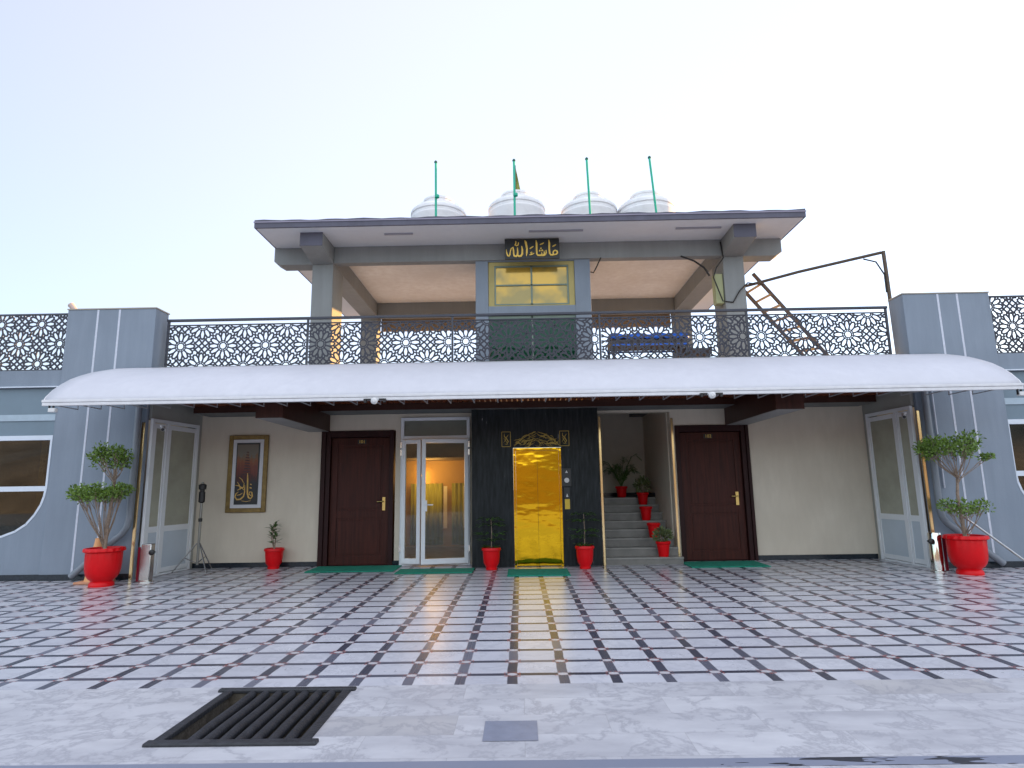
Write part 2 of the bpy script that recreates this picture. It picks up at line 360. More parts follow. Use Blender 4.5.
FROST = mat('frosted pale band', (.36,.45,.52), .5, var=.08, scale=8, bump=.05)
BLUEPAN = mat('blue grey panel', (.15,.21,.26), .35, var=.06, bump=.02)
YELW = mat('yellow ochre window frame', (.40,.33,.11), .5, var=.12, bump=.05)
GREENF = mat('grey green window bar', (.16,.22,.18), .45, var=.1, bump=.05)
CURT = mat('green yellow curtain', (.32,.34,.07), .9, var=.2, scale=6, bump=.3, bscale=30, stretch=(6,6,.5))
INTW = mat('warm interior wall', (.50,.33,.14), .8, var=.05, bump=.05)
INTF = mat('dark interior floor', (.06,.035,.02), .3, var=.3, bump=.05)
INTB = mat('brown interior ceiling', (.16,.12,.09), .7, var=.1, bump=.05)
TUBEL = mat('unlit tube light', (.30,.30,.34), .4, var=.05, bump=0)
PITM = mat('drain pit dirt', (.10,.085,.065), .95, var=.5, scale=14, bump=1.0, bscale=40)
BARB = mat('black painted grate steel', (.030,.031,.036), .5, .2, var=.45, scale=14, bump=.5, bscale=60)
HILLM = mat('dry brown hillside', (.20,.165,.12), .95, var=.45, scale=.25, bump=.6, bscale=.8, detail=9)
GROUND = mat('dusty ground', (.20,.18,.16), .95, var=.2, scale=.3, bump=.5, bscale=3)
REDP = mat('dark red panel', (.20,.006,.02), .3, var=.1, bump=0)
WHITEP = mat('white camera plastic', (.65,.66,.68), .4, var=.03, bump=0)
LENS = mat('pale spotlight lens', (.62,.62,.62), .2, var=.05, bump=0)
GREENG = glass('dark green glass', (.42,.70,.60), .5, .05)
CLEARG = glass('clear door glass', (.86,.90,.82), .9, .02)
DIMG = glass('grey tinted door glass', (.42,.46,.42), 1.8, .03)
WING = glass('brown tinted window glass', (.50,.50,.44), 1.6, .02, .03, (.65,.72,.8))
OBSC = mat('obscured door glass', (.36,.36,.29), .12, var=.18, scale=2.2, bump=.02, bscale=4)
def gold_mat():
    m, t, p = nodes('mirror gold door'); tc = N(t, 'ShaderNodeTexCoord')
    p.inputs['Metallic'].default_value = 1; p.inputs['Roughness'].default_value = .07; p.inputs['Base Color'].default_value = (.70,.395,.015,1)
    mp = N(t, 'ShaderNodeMapping'); mp.inputs['Scale'].default_value = (1.5, 1, 3.2); L(t, tc.outputs['Object'], mp.inputs[0])
    n = N(t, 'ShaderNodeTexNoise', Scale=1.6, Detail=2.0); L(t, mp.outputs[0], n.inputs[0])
    b = N(t, 'ShaderNodeBump', Strength=.22, Distance=.02); L(t, n.outputs[0], b.inputs['Height']); L(t, b.outputs[0], p.inputs['Normal'])
    return m
GOLDM = gold_mat()
def amber_mat():  # yellow glow of the sunlit cabin painted into an opaque pane
    m, t, p = nodes('amber pane with painted glow'); tc = N(t, 'ShaderNodeTexCoord')
    n = N(t, 'ShaderNodeTexNoise', Scale=2.4, Detail=2.0); L(t, tc.outputs['Object'], n.inputs[0])
    mr = N(t, 'ShaderNodeMapRange'); mr.inputs[1].default_value = .4; mr.inputs[2].default_value = .62; L(t, n.outputs[0], mr.inputs[0])
    mx = N(t, 'ShaderNodeMix', data_type='RGBA'); mx.inputs[6].default_value = (.60,.38,.07,1); mx.inputs[7].default_value = (.30,.24,.09,1); L(t, mr.outputs[0], mx.inputs[0])
    L(t, mx.outputs[2], p.inputs['Base Color']); p.inputs['Roughness'].default_value = .12; p.inputs['Metallic'].default_value = .35
    return m
AMBER = amber_mat()
def granite():
    m, t, p = nodes('dark veined granite'); tc = N(t, 'ShaderNodeTexCoord')
    mp = N(t, 'ShaderNodeMapping'); mp.inputs['Scale'].default_value = (9, 9, 1.1); mp.inputs['Rotation'].default_value = (0, .06, 0); L(t, tc.outputs['Object'], mp.inputs[0])
    n = N(t, 'ShaderNodeTexNoise', Scale=2.6, Detail=7.0, Roughness=.6); L(t, mp.outputs[0], n.inputs[0])
    cr = N(t, 'ShaderNodeValToRGB'); L(t, n.outputs[0], cr.inputs[0]); e = cr.color_ramp.elements
    e[0].position = .35; e[0].color = (.008,.011,.012,1); e[1].position = .66; e[1].color = (.026,.031,.035,1)
    q = cr.color_ramp.elements.new(.69); q.color = (.034,.040,.044,1); q = cr.color_ramp.elements.new(.735); q.color = (.30,.31,.32,1)
    L(t, cr.outputs[0], p.inputs['Base Color']); p.inputs['Roughness'].default_value = .38; p.inputs['Specular IOR Level'].default_value = .16
    return m
GRAN = granite()

# ------------------------------------------------------------------ SETTING: ground, paving, hills
S = 'structure'
PITX0, PITX1, PITY0, PITY1 = -2.10, -1.25, 3.73, 4.61
mb = MB()
for x0, x1, y0, y1 in ((-15,PITX0,3.46,YEDGE),(PITX1,15,3.46,YEDGE),(PITX0,PITX1,3.46,PITY0),(PITX0,PITX1,PITY1,YEDGE),(-15,15,-14,3.36)):
    mb.add([(x0,y0,0),(x1,y0,0),(x1,y1,0),(x0,y1,0)], [(0,1,2,3)])
tag(build(mb, 'marble_paving', floor_material(False)), kind=S)
mb = MB()
mb.add([(-15,YEDGE,0),(15,YEDGE,0),(15,10.42,0),(-15,10.42,0)], [(0,1,2,3)]); mb.add([(-6.62,10.42,0),(6.95,10.42,0),(6.95,11.86,0),(-6.62,11.86,0)], [(0,1,2,3)])
tag(build(mb, 'patterned_paving', floor_material(True)), kind=S)
def band_mat():
    m, t, p = nodes('blue grey stone band with wet stains'); tc = N(t, 'ShaderNodeTexCoord')
    mp = N(t, 'ShaderNodeMapping'); mp.inputs['Scale'].default_value = (2.2, 14, 1); mp.inputs['Location'].default_value = (.4, .3, 0); L(t, tc.outputs['Object'], mp.inputs[0])
    n = N(t, 'ShaderNodeTexNoise', Scale=1.6, Detail=2.0); L(t, mp.outputs[0], n.inputs[0])
    sp = N(t, 'ShaderNodeSeparateXYZ'); L(t, tc.outputs['Object'], sp.inputs[0])
    xr = N(t, 'ShaderNodeMapRange'); xr.inputs[1].default_value = .5; xr.inputs[2].default_value = 1.5; xr.inputs[3].default_value = -.2; xr.inputs[4].default_value = .02; L(t, sp.outputs[0], xr.inputs[0])
    ad = N(t, 'ShaderNodeMath', operation='ADD'); L(t, n.outputs[0], ad.inputs[0]); L(t, xr.outputs[0], ad.inputs[1])
    gt = N(t, 'ShaderNodeMath', operation='GREATER_THAN'); L(t, ad.outputs[0], gt.inputs[0]); gt.inputs[1].default_value = .545
    mx = N(t, 'ShaderNodeMix', data_type='RGBA'); mx.inputs[6].default_value = (.22,.24,.31,1); mx.inputs[7].default_value = (.02,.022,.03,1); L(t, gt.outputs[0], mx.inputs[0])
    L(t, mx.outputs[2], p.inputs['Base Color']); p.inputs['Roughness'].default_value = .35
    return m
mb = MB(); mb.add([(-15,3.36,0),(15,3.36,0),(15,3.46,0),(-15,3.46,0)], [(0,1,2,3)])
tag(build(mb, 'dark_stone_band', band_mat()), kind=S)
mb = MB(); mb.add([(-.24,3.70,.003),(.075,3.70,.003),(.075,4.0,.003),(-.24,4.0,.003)], [(0,1,2,3)])
tag(build(mb, 'blue_grey_paving_slab', mat('blue grey slab', (.24,.26,.33), .35, var=.12, scale=9, bump=.05)), kind=S)
mb = MB(); mb.add([(-600,-600,-.45),(600,-600,-.45),(600,600,-.45),(-600,600,-.45)], [(0,1,2,3)])
tag(build(mb, 'ground', GROUND), kind=S)
mb = MB()   # dirt bottom and walls of the drain pit
x0,x1,y0,y1 = PITX0,PITX1,PITY0,PITY1
mb.add([(x0,y0,-.3),(x1,y0,-.3),(x1,y1,-.3),(x0,y1,-.3),(x0,y0,0),(x1,y0,0),(x1,y1,0),(x0,y1,0)], [(0,1,2,3),(0,4,5,1),(1,5,6,2),(2,6,7,3),(3,7,4,0)])
tag(build(mb, 'drain_pit', PITM), kind=S)
# low hills across the valley, behind the photographer
rnd = random.Random(5)
mb = MB(); nx, ny = 90, 16
hs = [[0]*(ny+1) for _ in range(nx+1)]
ph = [rnd.uniform(0, 6) for _ in range(8)]
for i in range(nx+1):
    for j in range(ny+1):
        x = -260 + 520*i/nx; y = -45 - 120*j/ny
        prof = math.sin(min(1, j/ny*1.15)*PI/2)**.8
        h = 17 + 4*math.sin(x/31+ph[0]) + 2.5*math.sin(x/13+ph[1]) + 1.2*math.sin(x/6+ph[2])
        mb.v.append((x, y + 3*math.sin(x/17+ph[3]), -.5 + h*prof + .8*math.sin(x/5+y/4+ph[4])*(j > 0)*(j/ny) + .5*math.sin(x/2.3+ph[5]+y/3)*(j > 0)))
for i in range(nx):
    for j in range(ny):
        a = i*(ny+1)+j; mb.f.append((a, a+1, a+ny+2, a+ny+1))
tag(build(mb, 'hills', HILLM, smooth=True), kind=S)

# ------------------------------------------------------------------ THE GUEST HOUSE: ground floor
FX0, FX1, YF, YB = -6.25, 6.68, 10.40, 11.85
house = thing('guest_house', 'single storey grey and cream guest house with flared corner pillars and a recessed marble entrance', 'building', (0.2, 11, 0))
H = house
def mir(poly): return [(0.2 - x, z) for x, z in poly][::-1]
# back wall pieces round the openings (glass door, lift shaft, stair opening)
GD0, GD1 = -2.31, -.97
mb = MB()
mb.box(-8.0, -3.80, YB, YB+.2, 0, 3.35); mb.box(-3.80, -2.42, YB, YB+.2, 2.56, 3.35); mb.box(-2.42, GD0, YB, YB+.2, 0, 3.35)
mb.box(GD0, -.88, YB, YB+.2, 2.79, 3.35); mb.box(GD1, -.90, YB, YB+.2, 0, 2.79)
build(mb, 'back_wall', CREAM, H); mb = MB(); mb.box(1.47, 2.93, YB, YB+.2, 2.83, 3.35)
mb.box(2.93, 3.02, YB, YB+.2, 0, 3.35); mb.box(3.02, 4.34, YB, YB+.2, 2.56, 3.35); mb.box(4.34, 8.2, YB, YB+.2, 0, 3.35)
build(mb, 'back_wall', CREAM, H)
for x0, x1 in ((-6.24,-3.86),(-2.44,GD0-.01),(4.42,6.66)):
    mb = MB(); mb.box(x0, x1, YB-.02, YB, 0, .09); build(mb, 'skirting', BLACKSK, H)
# recess side walls (above the side doors) and door jamb piers
def splay(mb, sgn):
    k = -.125 if sgn < 0 else .05
    mb.v = [(x + k*max(0, YB - y), y, z) for x, y, z in mb.v]; return mb
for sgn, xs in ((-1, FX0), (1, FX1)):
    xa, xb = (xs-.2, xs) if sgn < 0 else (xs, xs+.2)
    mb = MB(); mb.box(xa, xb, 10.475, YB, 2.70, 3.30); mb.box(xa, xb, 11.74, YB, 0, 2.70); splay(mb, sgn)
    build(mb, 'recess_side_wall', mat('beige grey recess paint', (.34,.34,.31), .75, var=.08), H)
# flared pillars
for k, (a, b) in enumerate(((-8.05, -6.46), (6.79, 8.30))):
    mb = MB(); mb.box(a, b, YF, YF+.07, 0, 3.30); mb.box(a, b, YF, YF+.40, 3.30, 4.67)
    pl = build(mb, 'pillar', GREY, H, bevel=.01)
    mb = MB(); mb.box(a-.01, b+.01, YF-.012, YF+.415, 4.67, 4.69); build(mb, 'coping', mat('beige coping', (.40,.36,.30), .7), pl)
    mb = MB()
    for x in ((-7.50,-7.11) if k == 0 else (7.40,7.74)): mb.box(x-.017, x+.017, YF-.004, YF+.002, .12, 4.66)
    build(mb, 'white_stripe', STRIPE, pl)
    mb = MB(); mb.box(a if k == 0 else b-1.48, b-.08 if k == 0 else b, YF-.012, YF, 0, .10); build(mb, 'skirting', BLACKSK, pl)
# side wings with the curved corner windows
curve = [(-8.10,1.54),(-8.12,1.38),(-8.16,1.24),(-8.25,1.07),(-8.38,.91),(-8.56,.79),(-8.78,.71),(-9.05,.665),(-9.4,.65),(-12.4,.65)]
for k in (0, 1):
    T = (lambda q: q) if k == 0 else mir
    wing = MB()
    YW = 10.44
    pts = [(-8.04,0),(-8.04,3.27),(-8.10,3.27)] + curve + [(-12.4,3.27),(-22,3.27),(-22,0)]
    wing.prism_y(T(pts[::-1]), YW, YW+.18)
    wing.prism_y(T([(-22,3.29),(-22,3.58),(-8.04,3.58),(-8.04,3.29)]), YW-.002, YW+.18)
    wing.prism_y(T([(-22,0),(-22,3.50),(-21.8,3.50),(-21.8,0)]), YW+.18, 22)
    wing.prism_y(T([(-22,3.3),(-22,3.5),(-8.05,3.5),(-8.05,3.3)]), YW+.18, 22)
    wing.prism_y(T([(-22,0),(-22,3.3),(-8.05,3.3),(-8.05,0)]), 16, 16.2)
    wing.prism_y(T([(-8.05,0),(-8.05,3.3),(-8.0,3.3),(-8.0,0)]), YW+.2, 16)
    wo = build(wing, 'wing_wall', GREY, H)
    mb = MB(); mb.prism_y(T([(-22,.0),(-22,.10),(-8.05,.10),(-8.05,0)]), YW-.012, YW); build(mb, 'skirting', BLACKSK, wo)
    mb = MB(); mb.prism_y(T([(-22,3.272),(-22,3.29),(-8.06,3.29),(-8.06,3.272)]), YW-.05, YW+.02); build(mb, 'sill_line', WINT, wo)
    win = MB()
    z = lambda a, b, y0, y1, m=None: win.prism_y(T([(-12.4,a),(-12.4,b),(-8.10,b),(-8.10,a)]), y0, y1)
    z(2.35, 2.43, YW+.01, YW+.09); z(1.475, 1.56, YW+.01, YW+.085)
    rim = [(-8.10,2.43),(-8.10,1.9)] + curve
    for i in range(len(rim)-1):
        (ax, az), (bx, bz) = rim[i], rim[i+1]; dx, dz = bx-ax, bz-az; l = math.hypot(dx, dz); nx_, nz_ = dz/l*.035, -dx/l*.035
        win.prism_y(T([(ax,az),(bx,bz),(bx+nx_,bz+nz_),(ax+nx_,az+nz_)]), YW-.006, YW+.08)
    wf = build(win, 'window', WINT, H)
    mb = MB(); mb.prism_y(T([(-12.4,1.56),(-12.4,2.35),(-8.10,2.35),(-8.10,1.56)]), YW+.055, YW+.061)
    mb.prism_y(T([(-12.4,.655)] + [(-12.4,1.475),(-8.10,1.475)] + [(x-.0, zz) for x, zz in curve[1:-1]]), YW+.055, YW+.061)
    build(mb, 'pane', WING, wf)
    mb = MB(); mb.prism_y(T([(-12.4,2.43),(-12.4,3.27),(-8.10,3.27),(-8.10,2.43)]), YW+.04, YW+.06); build(mb, 'panel', BLUEPAN, wf)
    mb = MB(); mb.prism_y(T([(-12.4,2.69),(-12.4,2.80),(-8.105,2.80),(-8.105,2.69)]), YW+.02, YW+.038); build(mb, 'frosted_band', FROST, wf)
    mb = MB(); mb.prism_y(T([(-12.4,.3),(-12.4,3.2),(-8.10,3.2),(-8.10,.3)]), 12.2, 12.25); build(mb, 'interior_wall', mat('wing room wall', (.22,.21,.17), .8), H)
# floor slab / terrace above
mb = MB(); mb.box(-6.35, 6.62, 10.62, 21, 3.36, 3.55); build(mb, 'terrace_slab', mat('pale terrace tiles', (.62,.56,.50), .5, var=.08), H)
mb = MB(); mb.box(-6.35, 6.62, YF+.02, 10.6, 3.36, 3.60); mb.box(-6.25, 6.68, 10.62, 11.84, 3.30, 3.355); build(mb, 'terrace_edge_beam', GREYU, H)
# slatted wooden ceiling over the entrance
cw = MB(); x = -6.22
while x < 6.62: cw.box(x, x+.075, 9.6, 11.26, 3.00, 3.03); x += .1
cw.box(-6.22, 6.64, 9.6, 11.26, 3.045, 3.06)
build(cw, 'slatted_ceiling', WOODCEIL, H)
mb = MB(); mb.box(-6.10, 6.60, 11.22, 11.245, 2.875, 2.998); bulk = build(mb, 'fascia_board', WOODX, H)
mb = MB(); mb.box(-6.10, 6.60, 11.246, YB-.001, 2.872, 2.99); build(mb, 'bulkhead', mat('grey bulkhead', (.16,.165,.16), .7), H)
for a, b in ((-4.15, -3.72), (4.00, 4.44)):
    mb = MB(); mb.box(a+.02, b-.02, 9.47, YB-.002, 2.545, 2.99); bo = build(mb, 'entrance_beam', mat('grey beige beam soffit', (.28,.27,.26), .7), H)
    mb = MB(); mb.box(a, b, 9.448, 9.468, 2.55, 3.0); mb.box(a, a+.018, 9.469, YB-.004, 2.55, 2.99); mb.box(b-.018, b, 9.469, YB-.004, 2.55, 2.99)
    build(mb, 'wood_cladding', WOODCLAD, bo)
# wooden doors
def wooden_door(x0, x1, hx, num, left):
    f = MB(); f.box(x0, x0+.085, YB-.03, YB+.12, 0, 2.555); f.box(x1-.085, x1, YB-.03, YB+.12, 0, 2.555); f.box(x0+.085, x1-.085, YB-.03, YB+.12, 2.43, 2.555); f.box(x0+.085, x1-.085, YB-.02, YB+.12, -.02, .009)
    if left: f.box(x0-.09, x0-.002, YB-.06, YB-.001, 0, 2.87)
    else: f.box(x1+.002, x1+.06, YB-.06, YB-.001, 0, 2.545)
    fr = build(f, 'door', DOORD, H, bevel=.006)
    lf = MB(); a, b = x0+.088, x1-.088
    lf.box(a, b, YB+.06, YB+.10, .01, 2.425)
    st = .13
    for q in ((a, a+st, .012, 2.42), (b-st, b, .012, 2.42), (a+st, b-st, .012, .17), (a+st, b-st, .88, 1.02), (a+st, b-st, 2.27, 2.42)):
        lf.box(q[0], q[1], YB+.045, YB+.0605, q[2], q[3])
    for (za, zb) in ((.21,.84),(1.06,2.23)): lf.box(a+st+.04, b-st-.04, YB+.050, YB+.0605, za, zb)
    build(lf, 'leaf', DOORW, fr, bevel=.004)
    bk_ = MB(); bk_.box(x0, x1, YB+.125, YB+.16, 0, 2.6); build(bk_, 'light_leak_backing', DOORD, fr)  # added box behind the leaf, blocks light leaking through the gaps
    hd = MB(); hd.box(hx-.028, hx+.028, YB+.034, YB+.0445, 1.02, 1.27); hd.tube([(hx,YB+.034,1.19),(hx,YB-.02,1.19),(hx-.12,YB-.02,1.185)], .011, 8)
    build(hd, 'handle', BRASS, fr, smooth=True)
    pm = MB(); c = (x0+x1)/2 + (.02 if left else -.02); pm.box(c-.085, c+.085, YB+.038, YB+.0445, 2.30, 2.385); build(pm, 'number_plate', SIGNB, fr)
    cu = bpy.data.curves.new('number', 'FONT'); cu.body = num; cu.size = .085; cu.align_x = 'CENTER'; cu.align_y = 'CENTER'; cu.extrude = .002
    to = bpy.data.objects.new('tmp', cu); COL.objects.link(to); bpy.context.view_layer.update()
    me = bpy.data.meshes.new_from_object(to.evaluated_get(bpy.context.evaluated_depsgraph_get())); bpy.data.objects.remove(to)
    org = house.location
    M4 = Matrix.Translation(Vector((c, YB+.034, 2.342)) - org) @ Matrix.Rotation(PI/2, 4, 'X'); me.transform(M4); me.materials.clear(); me.materials.append(SIGNG)
    no = bpy.data.objects.new('room_number', me); COL.objects.link(no); no.parent = fr
wooden_door(-3.77, -2.45, -2.64, '101', True)
wooden_door(3.01, 4.36, 4.14, '102', False)
# lift shaft clad in dark stone with gold doors
mb = MB(); EY = 11.35
mb.box(-.90, -.13, EY, EY+.02, 0, 2.868); mb.box(.76, 1.46, EY, EY+.02, 0, 2.868); mb.box(-.13, .76, EY, EY+.02, 2.14, 2.868)
mb.box(-.90, -.88, EY+.02, YB+.2, 0, 2.868); mb.box(1.44, 1.46, EY+.02, YB+1.4, 0, 2.868)
shaft = build(mb, 'lift_shaft', GRAN, H)
mb = MB(); mb.box(-.128, -.085, EY-.012, EY+.10, 0, 2.135); mb.box(.715, .758, EY-.012, EY+.10, 0, 2.135); mb.box(-.085, .715, EY-.012, EY+.10, 2.085, 2.135)
lf = build(mb, 'lift_door', GOLDM, H, bevel=.004)
for a, b in ((-.083, .313), (.317, .713)):
    mb = MB(); mb.box(a, b, EY+.045, EY+.07, .015, 2.083); build(mb, 'door_leaf', GOLDM, lf)
mb = MB(); mb.box(-.084, .714, EY+.07, EY+.09, 0, 2.084); build(mb, 'shaft_back', SIGNB, lf)
# gold scrollwork above the lift
rr = random.Random(3); mb = MB(); y0, y1 = EY-.006, EY-.001
for xa, xb in ((-.335, -.175), (.745, .915)):
    za, zb = 2.165, 2.44
    for q in (((xa,za),(xb,za)),((xb,za),(xb,zb)),((xb,zb),(xa,zb)),((xa,zb),(xa,za))): mb.ribbon(q, .010, y0, y1)
    c = (xa+xb)/2
    mb.ribbon([(c-.03,zb-.03),(c-.035,zb-.08),(c+.01,zb-.13),(c+.04,zb-.18),(c+.005,zb-.235),(c-.03,zb-.22)], [.006,.014,.02,.016,.010,.006], y0, y1)
    mb.ribbon([(c+.045,zb-.05),(c+.015,zb-.09),(c-.02,zb-.16),(c-.045,zb-.20)], [.004,.012,.01,.004], y0, y1)
    mb.ribbon([(c-.045,zb-.11),(c-.01,zb-.16),(c+.035,zb-.24)], [.004,.010,.004], y0, y1)
for k in range(64):
    cx = .315 + rr.uniform(-.38, .38); top = .25*(1-((cx-.315)/.46)**2)
    cz = 2.165 + rr.uniform(.02, max(.03, top)); a = rr.uniform(-.7, .9) * (1 if cx < .315 else -1); ln = rr.uniform(.08, .17)
    pts = []
    for i in range(7):
        q = i/6; bend = math.sin(q*PI)*.028*(1 if k % 2 else -1)
        pts.append((cx + (q-.5)*ln*math.cos(a) - bend*math.sin(a), max(2.16, cz + (q-.5)*ln*math.sin(a) + bend*math.cos(a))))
    mb.ribbon(pts, [.002,.005,.009,.011,.009,.005,.002], y0 - .0003*k, y1)
for s in (-1, 1): mb.ribbon([(.315+s*.02,2.43),(.315+s*.12,2.40),(.315+s*.25,2.32),(.315+s*.36,2.24),(.315+s*.42,2.17)], [.008,.012,.010,.010,.006], y0-.01, y1)
build(mb, 'gold_scrollwork', GOLDF, shaft)
mb = MB(); mb.box(.765, .935, EY-.02, EY-.001, 1.42, 1.75); pn = build(mb, 'call_panel', SIGNB, shaft, bevel=.004)
mb = MB(); mb.prism_y([(.825,1.665),(.875,1.665),(.85,1.71)], EY-.026, EY-.019); build(mb, 'arrow_light', LENS, pn); mb = MB(); mb.lathe((0,0,0), [(.045,0),(.045,.012)], 20); n0 = 0; mb.xf(Matrix.Translation((.85,EY-.02,1.53)) @ Matrix.Rotation(PI/2,4,'X'), n0); build(mb, 'call_button', LENS, pn, smooth=True)
mb = MB(); mb.box(.80, .90, EY-.018, EY-.001, 1.21, 1.40); mb.box(.797,.903,EY-.012,EY-.001,1.0,1.2); sw = build(mb, 'key_panel', SIGNB, shaft)
mb = MB(); mb.box(.805, .895, EY-.02, EY-.0125, 1.01, 1.19); build(mb, 'yellow_plate', mat('yellow plate', (.62,.42,.03), .45), sw)
mb = MB(); mb.prism_y([(.83,1.23),(.87,1.23),(.85,1.29)], EY-.024, EY-.0185); build(mb, 'arrow_light', LENS, sw)
# hand rail of the lift side / stair side wall
# stair recess
mb = MB(); mb.box(1.46, 2.98, 14.35, 14.45, 0, 3.34); mb.box(1.40, 1.46, YB+1.4, 14.35, 0, 3.34); build(mb, 'stair_back_wall', CREAMD, H)
mb = MB(); mb.box(2.91, 2.98, YB+.2, 14.35, 0, 3.34); build(mb, 'stair_side_wall', CREAM, H)
mb = MB(); mb.box(2.60, 2.91, 13.6, 14.35, 3.02, 3.09); mb.box(1.46, 2.98, YB+.22, 14.35, 3.30, 3.35); build(mb, 'stair_flight_above', mat('dark soffit of stairs', (.10,.10,.10), .7), H)
tr = MB(); ri = MB(); SZ = .148
for k in range(8):
    yk = 11.40 + .28*k; zt = .13 + SZ*k; zb = 0 if k == 0 else zt-SZ
    xl = 1.47 if k < 2 else 1.47
    tr.box(xl, 2.925 if k == 0 else 2.905, yk-.02, yk+(.28 if k < 7 else 1.0), zt-.03, zt)
    ri.box(xl, 2.92 if k == 0 else 2.90, yk, yk+.02, zb, zt-.031)
st = build(tr, 'staircase', STAIRM, H, bevel=.003); build(ri, 'riser', STAIRR, st)
mb = MB(); mb.box(1.47, 2.90, 14.33, 14.348, 1.166, 1.26); mb.box(2.89, 2.908, 13.4, 14.33, 1.166, 1.26); build(mb, 'skirting', BLACKSK, st)
mb = MB()
mb.tube([(1.53,12.0,.55),(1.53,12.0,1.3),(1.53,12.02,1.36),(1.53,14.0,2.4)], .016, 8); build(mb, 'hand_rail', STEEL, st, smooth=True)
# polished corner trims
for x0, x1, y0, y1, z1 in ((-6.52,-6.47,YF-.03,YF-.003,2.62),(6.755,6.805,YF-.03,YF-.003,2.60),(1.468,1.51,EY-.028,EY-.002,2.70),(2.935,2.98,YB-.03,YB-.004,2.70)):
    mb = MB(); mb.box(x0, x1, y0, y1, .0 if x0 != 1.465 else .16, z1); build(mb, 'steel_corner_trim', mat('steel with painted gold reflection', (.78,.58,.30), .16, 1, var=.05, bump=.03, bscale=5), H, bevel=.006)  # gold of the reflected sunlit hills is put into the steel colour
# glass entrance door: frame, transom and two ajar leaves
f = MB()
GY0, GY1 = YB-.06, YB+.02
for q in ((GD0,GD0+.06,0,2.79),(GD1-.06,GD1,0,2.79),(GD0+.06,GD1-.06,2.73,2.79),(GD0+.06,GD1-.06,2.36,2.43),(GD0+.06,GD1-.06,0,.03)): f.box(q[0], q[1], GY0, GY1, q[2], q[3])
gf = build(f, 'glass_door', WPVC, H, bevel=.004)
mb = MB(); mb.box(GD0+.06, GD1-.06, YB-.02, YB-.014, 2.43, 2.73); build(mb, 'transom_pane', mat('obscured transom glass', (.16,.17,.14), .25, var=.1, bump=.02), gf)
def leaf(hx, wd, ang, panel=None, zt=2.35, hand=None):
    """a framed leaf hinged at hx, opening towards the forecourt"""
    s = 1 if wd > 0 else -1; w_ = abs(wd)
    fr = MB(); gl = MB(); b = .075; y0, y1 = -.03, .03
    X = lambda q: (min(s*q[0], s*q[1]), max(s*q[0], s*q[1]))
    for q in (((0,b),.04,zt),((w_-b,w_),.04,zt),((b,w_-b),zt-b,zt),((b,w_-b),.04,.04+b*1.3)):
        xx = X(q[0]); fr.box(xx[0], xx[1], y0, y1, q[1], q[2])
    if panel: xx = X((b,w_-b)); fr.box(xx[0], xx[1], y0, y1, panel, panel+.06)
    xx = X((b,w_-b)); gl.box(xx[0], xx[1], -.004, .004, (.04+b*1.3) if not panel else panel+.06, zt-b)
    M4 = Matrix.Translation((hx, GY0-.03, 0)) @ Matrix.Rotation(ang, 4, 'Z')
    fr.xf(M4); gl.xf(M4)
    lo = build(fr, 'door_leaf', WPVC, gf, bevel=.004); return lo, gl, M4
lo, gl, M4 = leaf(GD0+.04, .385, R_(-12)); build(gl, 'pane', CLEARG, gf)
lo, gl, M4 = leaf(GD1-.03, -.885, R_(12)); build(gl, 'pane', CLEARG, gf)
mb = MB(); mb.tube([(-.80,-.03,1.12),(-.80,-.09,1.12),(-.67,-.09,1.12)], .012, 8); mb.box(-.82,-.78,-.045,-.03,1.0,1.2); mb.xf(M4); build(mb, 'handle', WPVC, gf, smooth=True)
for z in (.25, 2.05, 2.2):
    for xa in (GD1-.035, GD0-.0): mb = MB(); mb.box(xa, xa+.035, GY0-.06, GY0-.002, z, z+.11); build(mb, 'hinge', CHROME, gf)
# warm lobby behind the glass
mb = MB()
mb.box(-3.6, -.9, 15.6, 15.7, 0, 2.7); mb.box(-3.7, -3.6, YB+.2, 15.7, 0, 2.7); mb.box(-.95, -.88, YB+.2, 15.7, 0, 2.7); build(mb, 'lobby_wall', INTW, H)
mb = MB(); mb.box(-3.6, -.95, YB+.2, 15.6, 2.6, 2.7); mb.box(-3.6, -.95, 14.0, 15.6, 2.12, 2.6); build(mb, 'lobby_ceiling', INTB, H)
mb = MB(); mb.box(-3.6, -.95, YB-.0, 15.6, -.05, -.002); build(mb, 'lobby_floor', INTF, H)
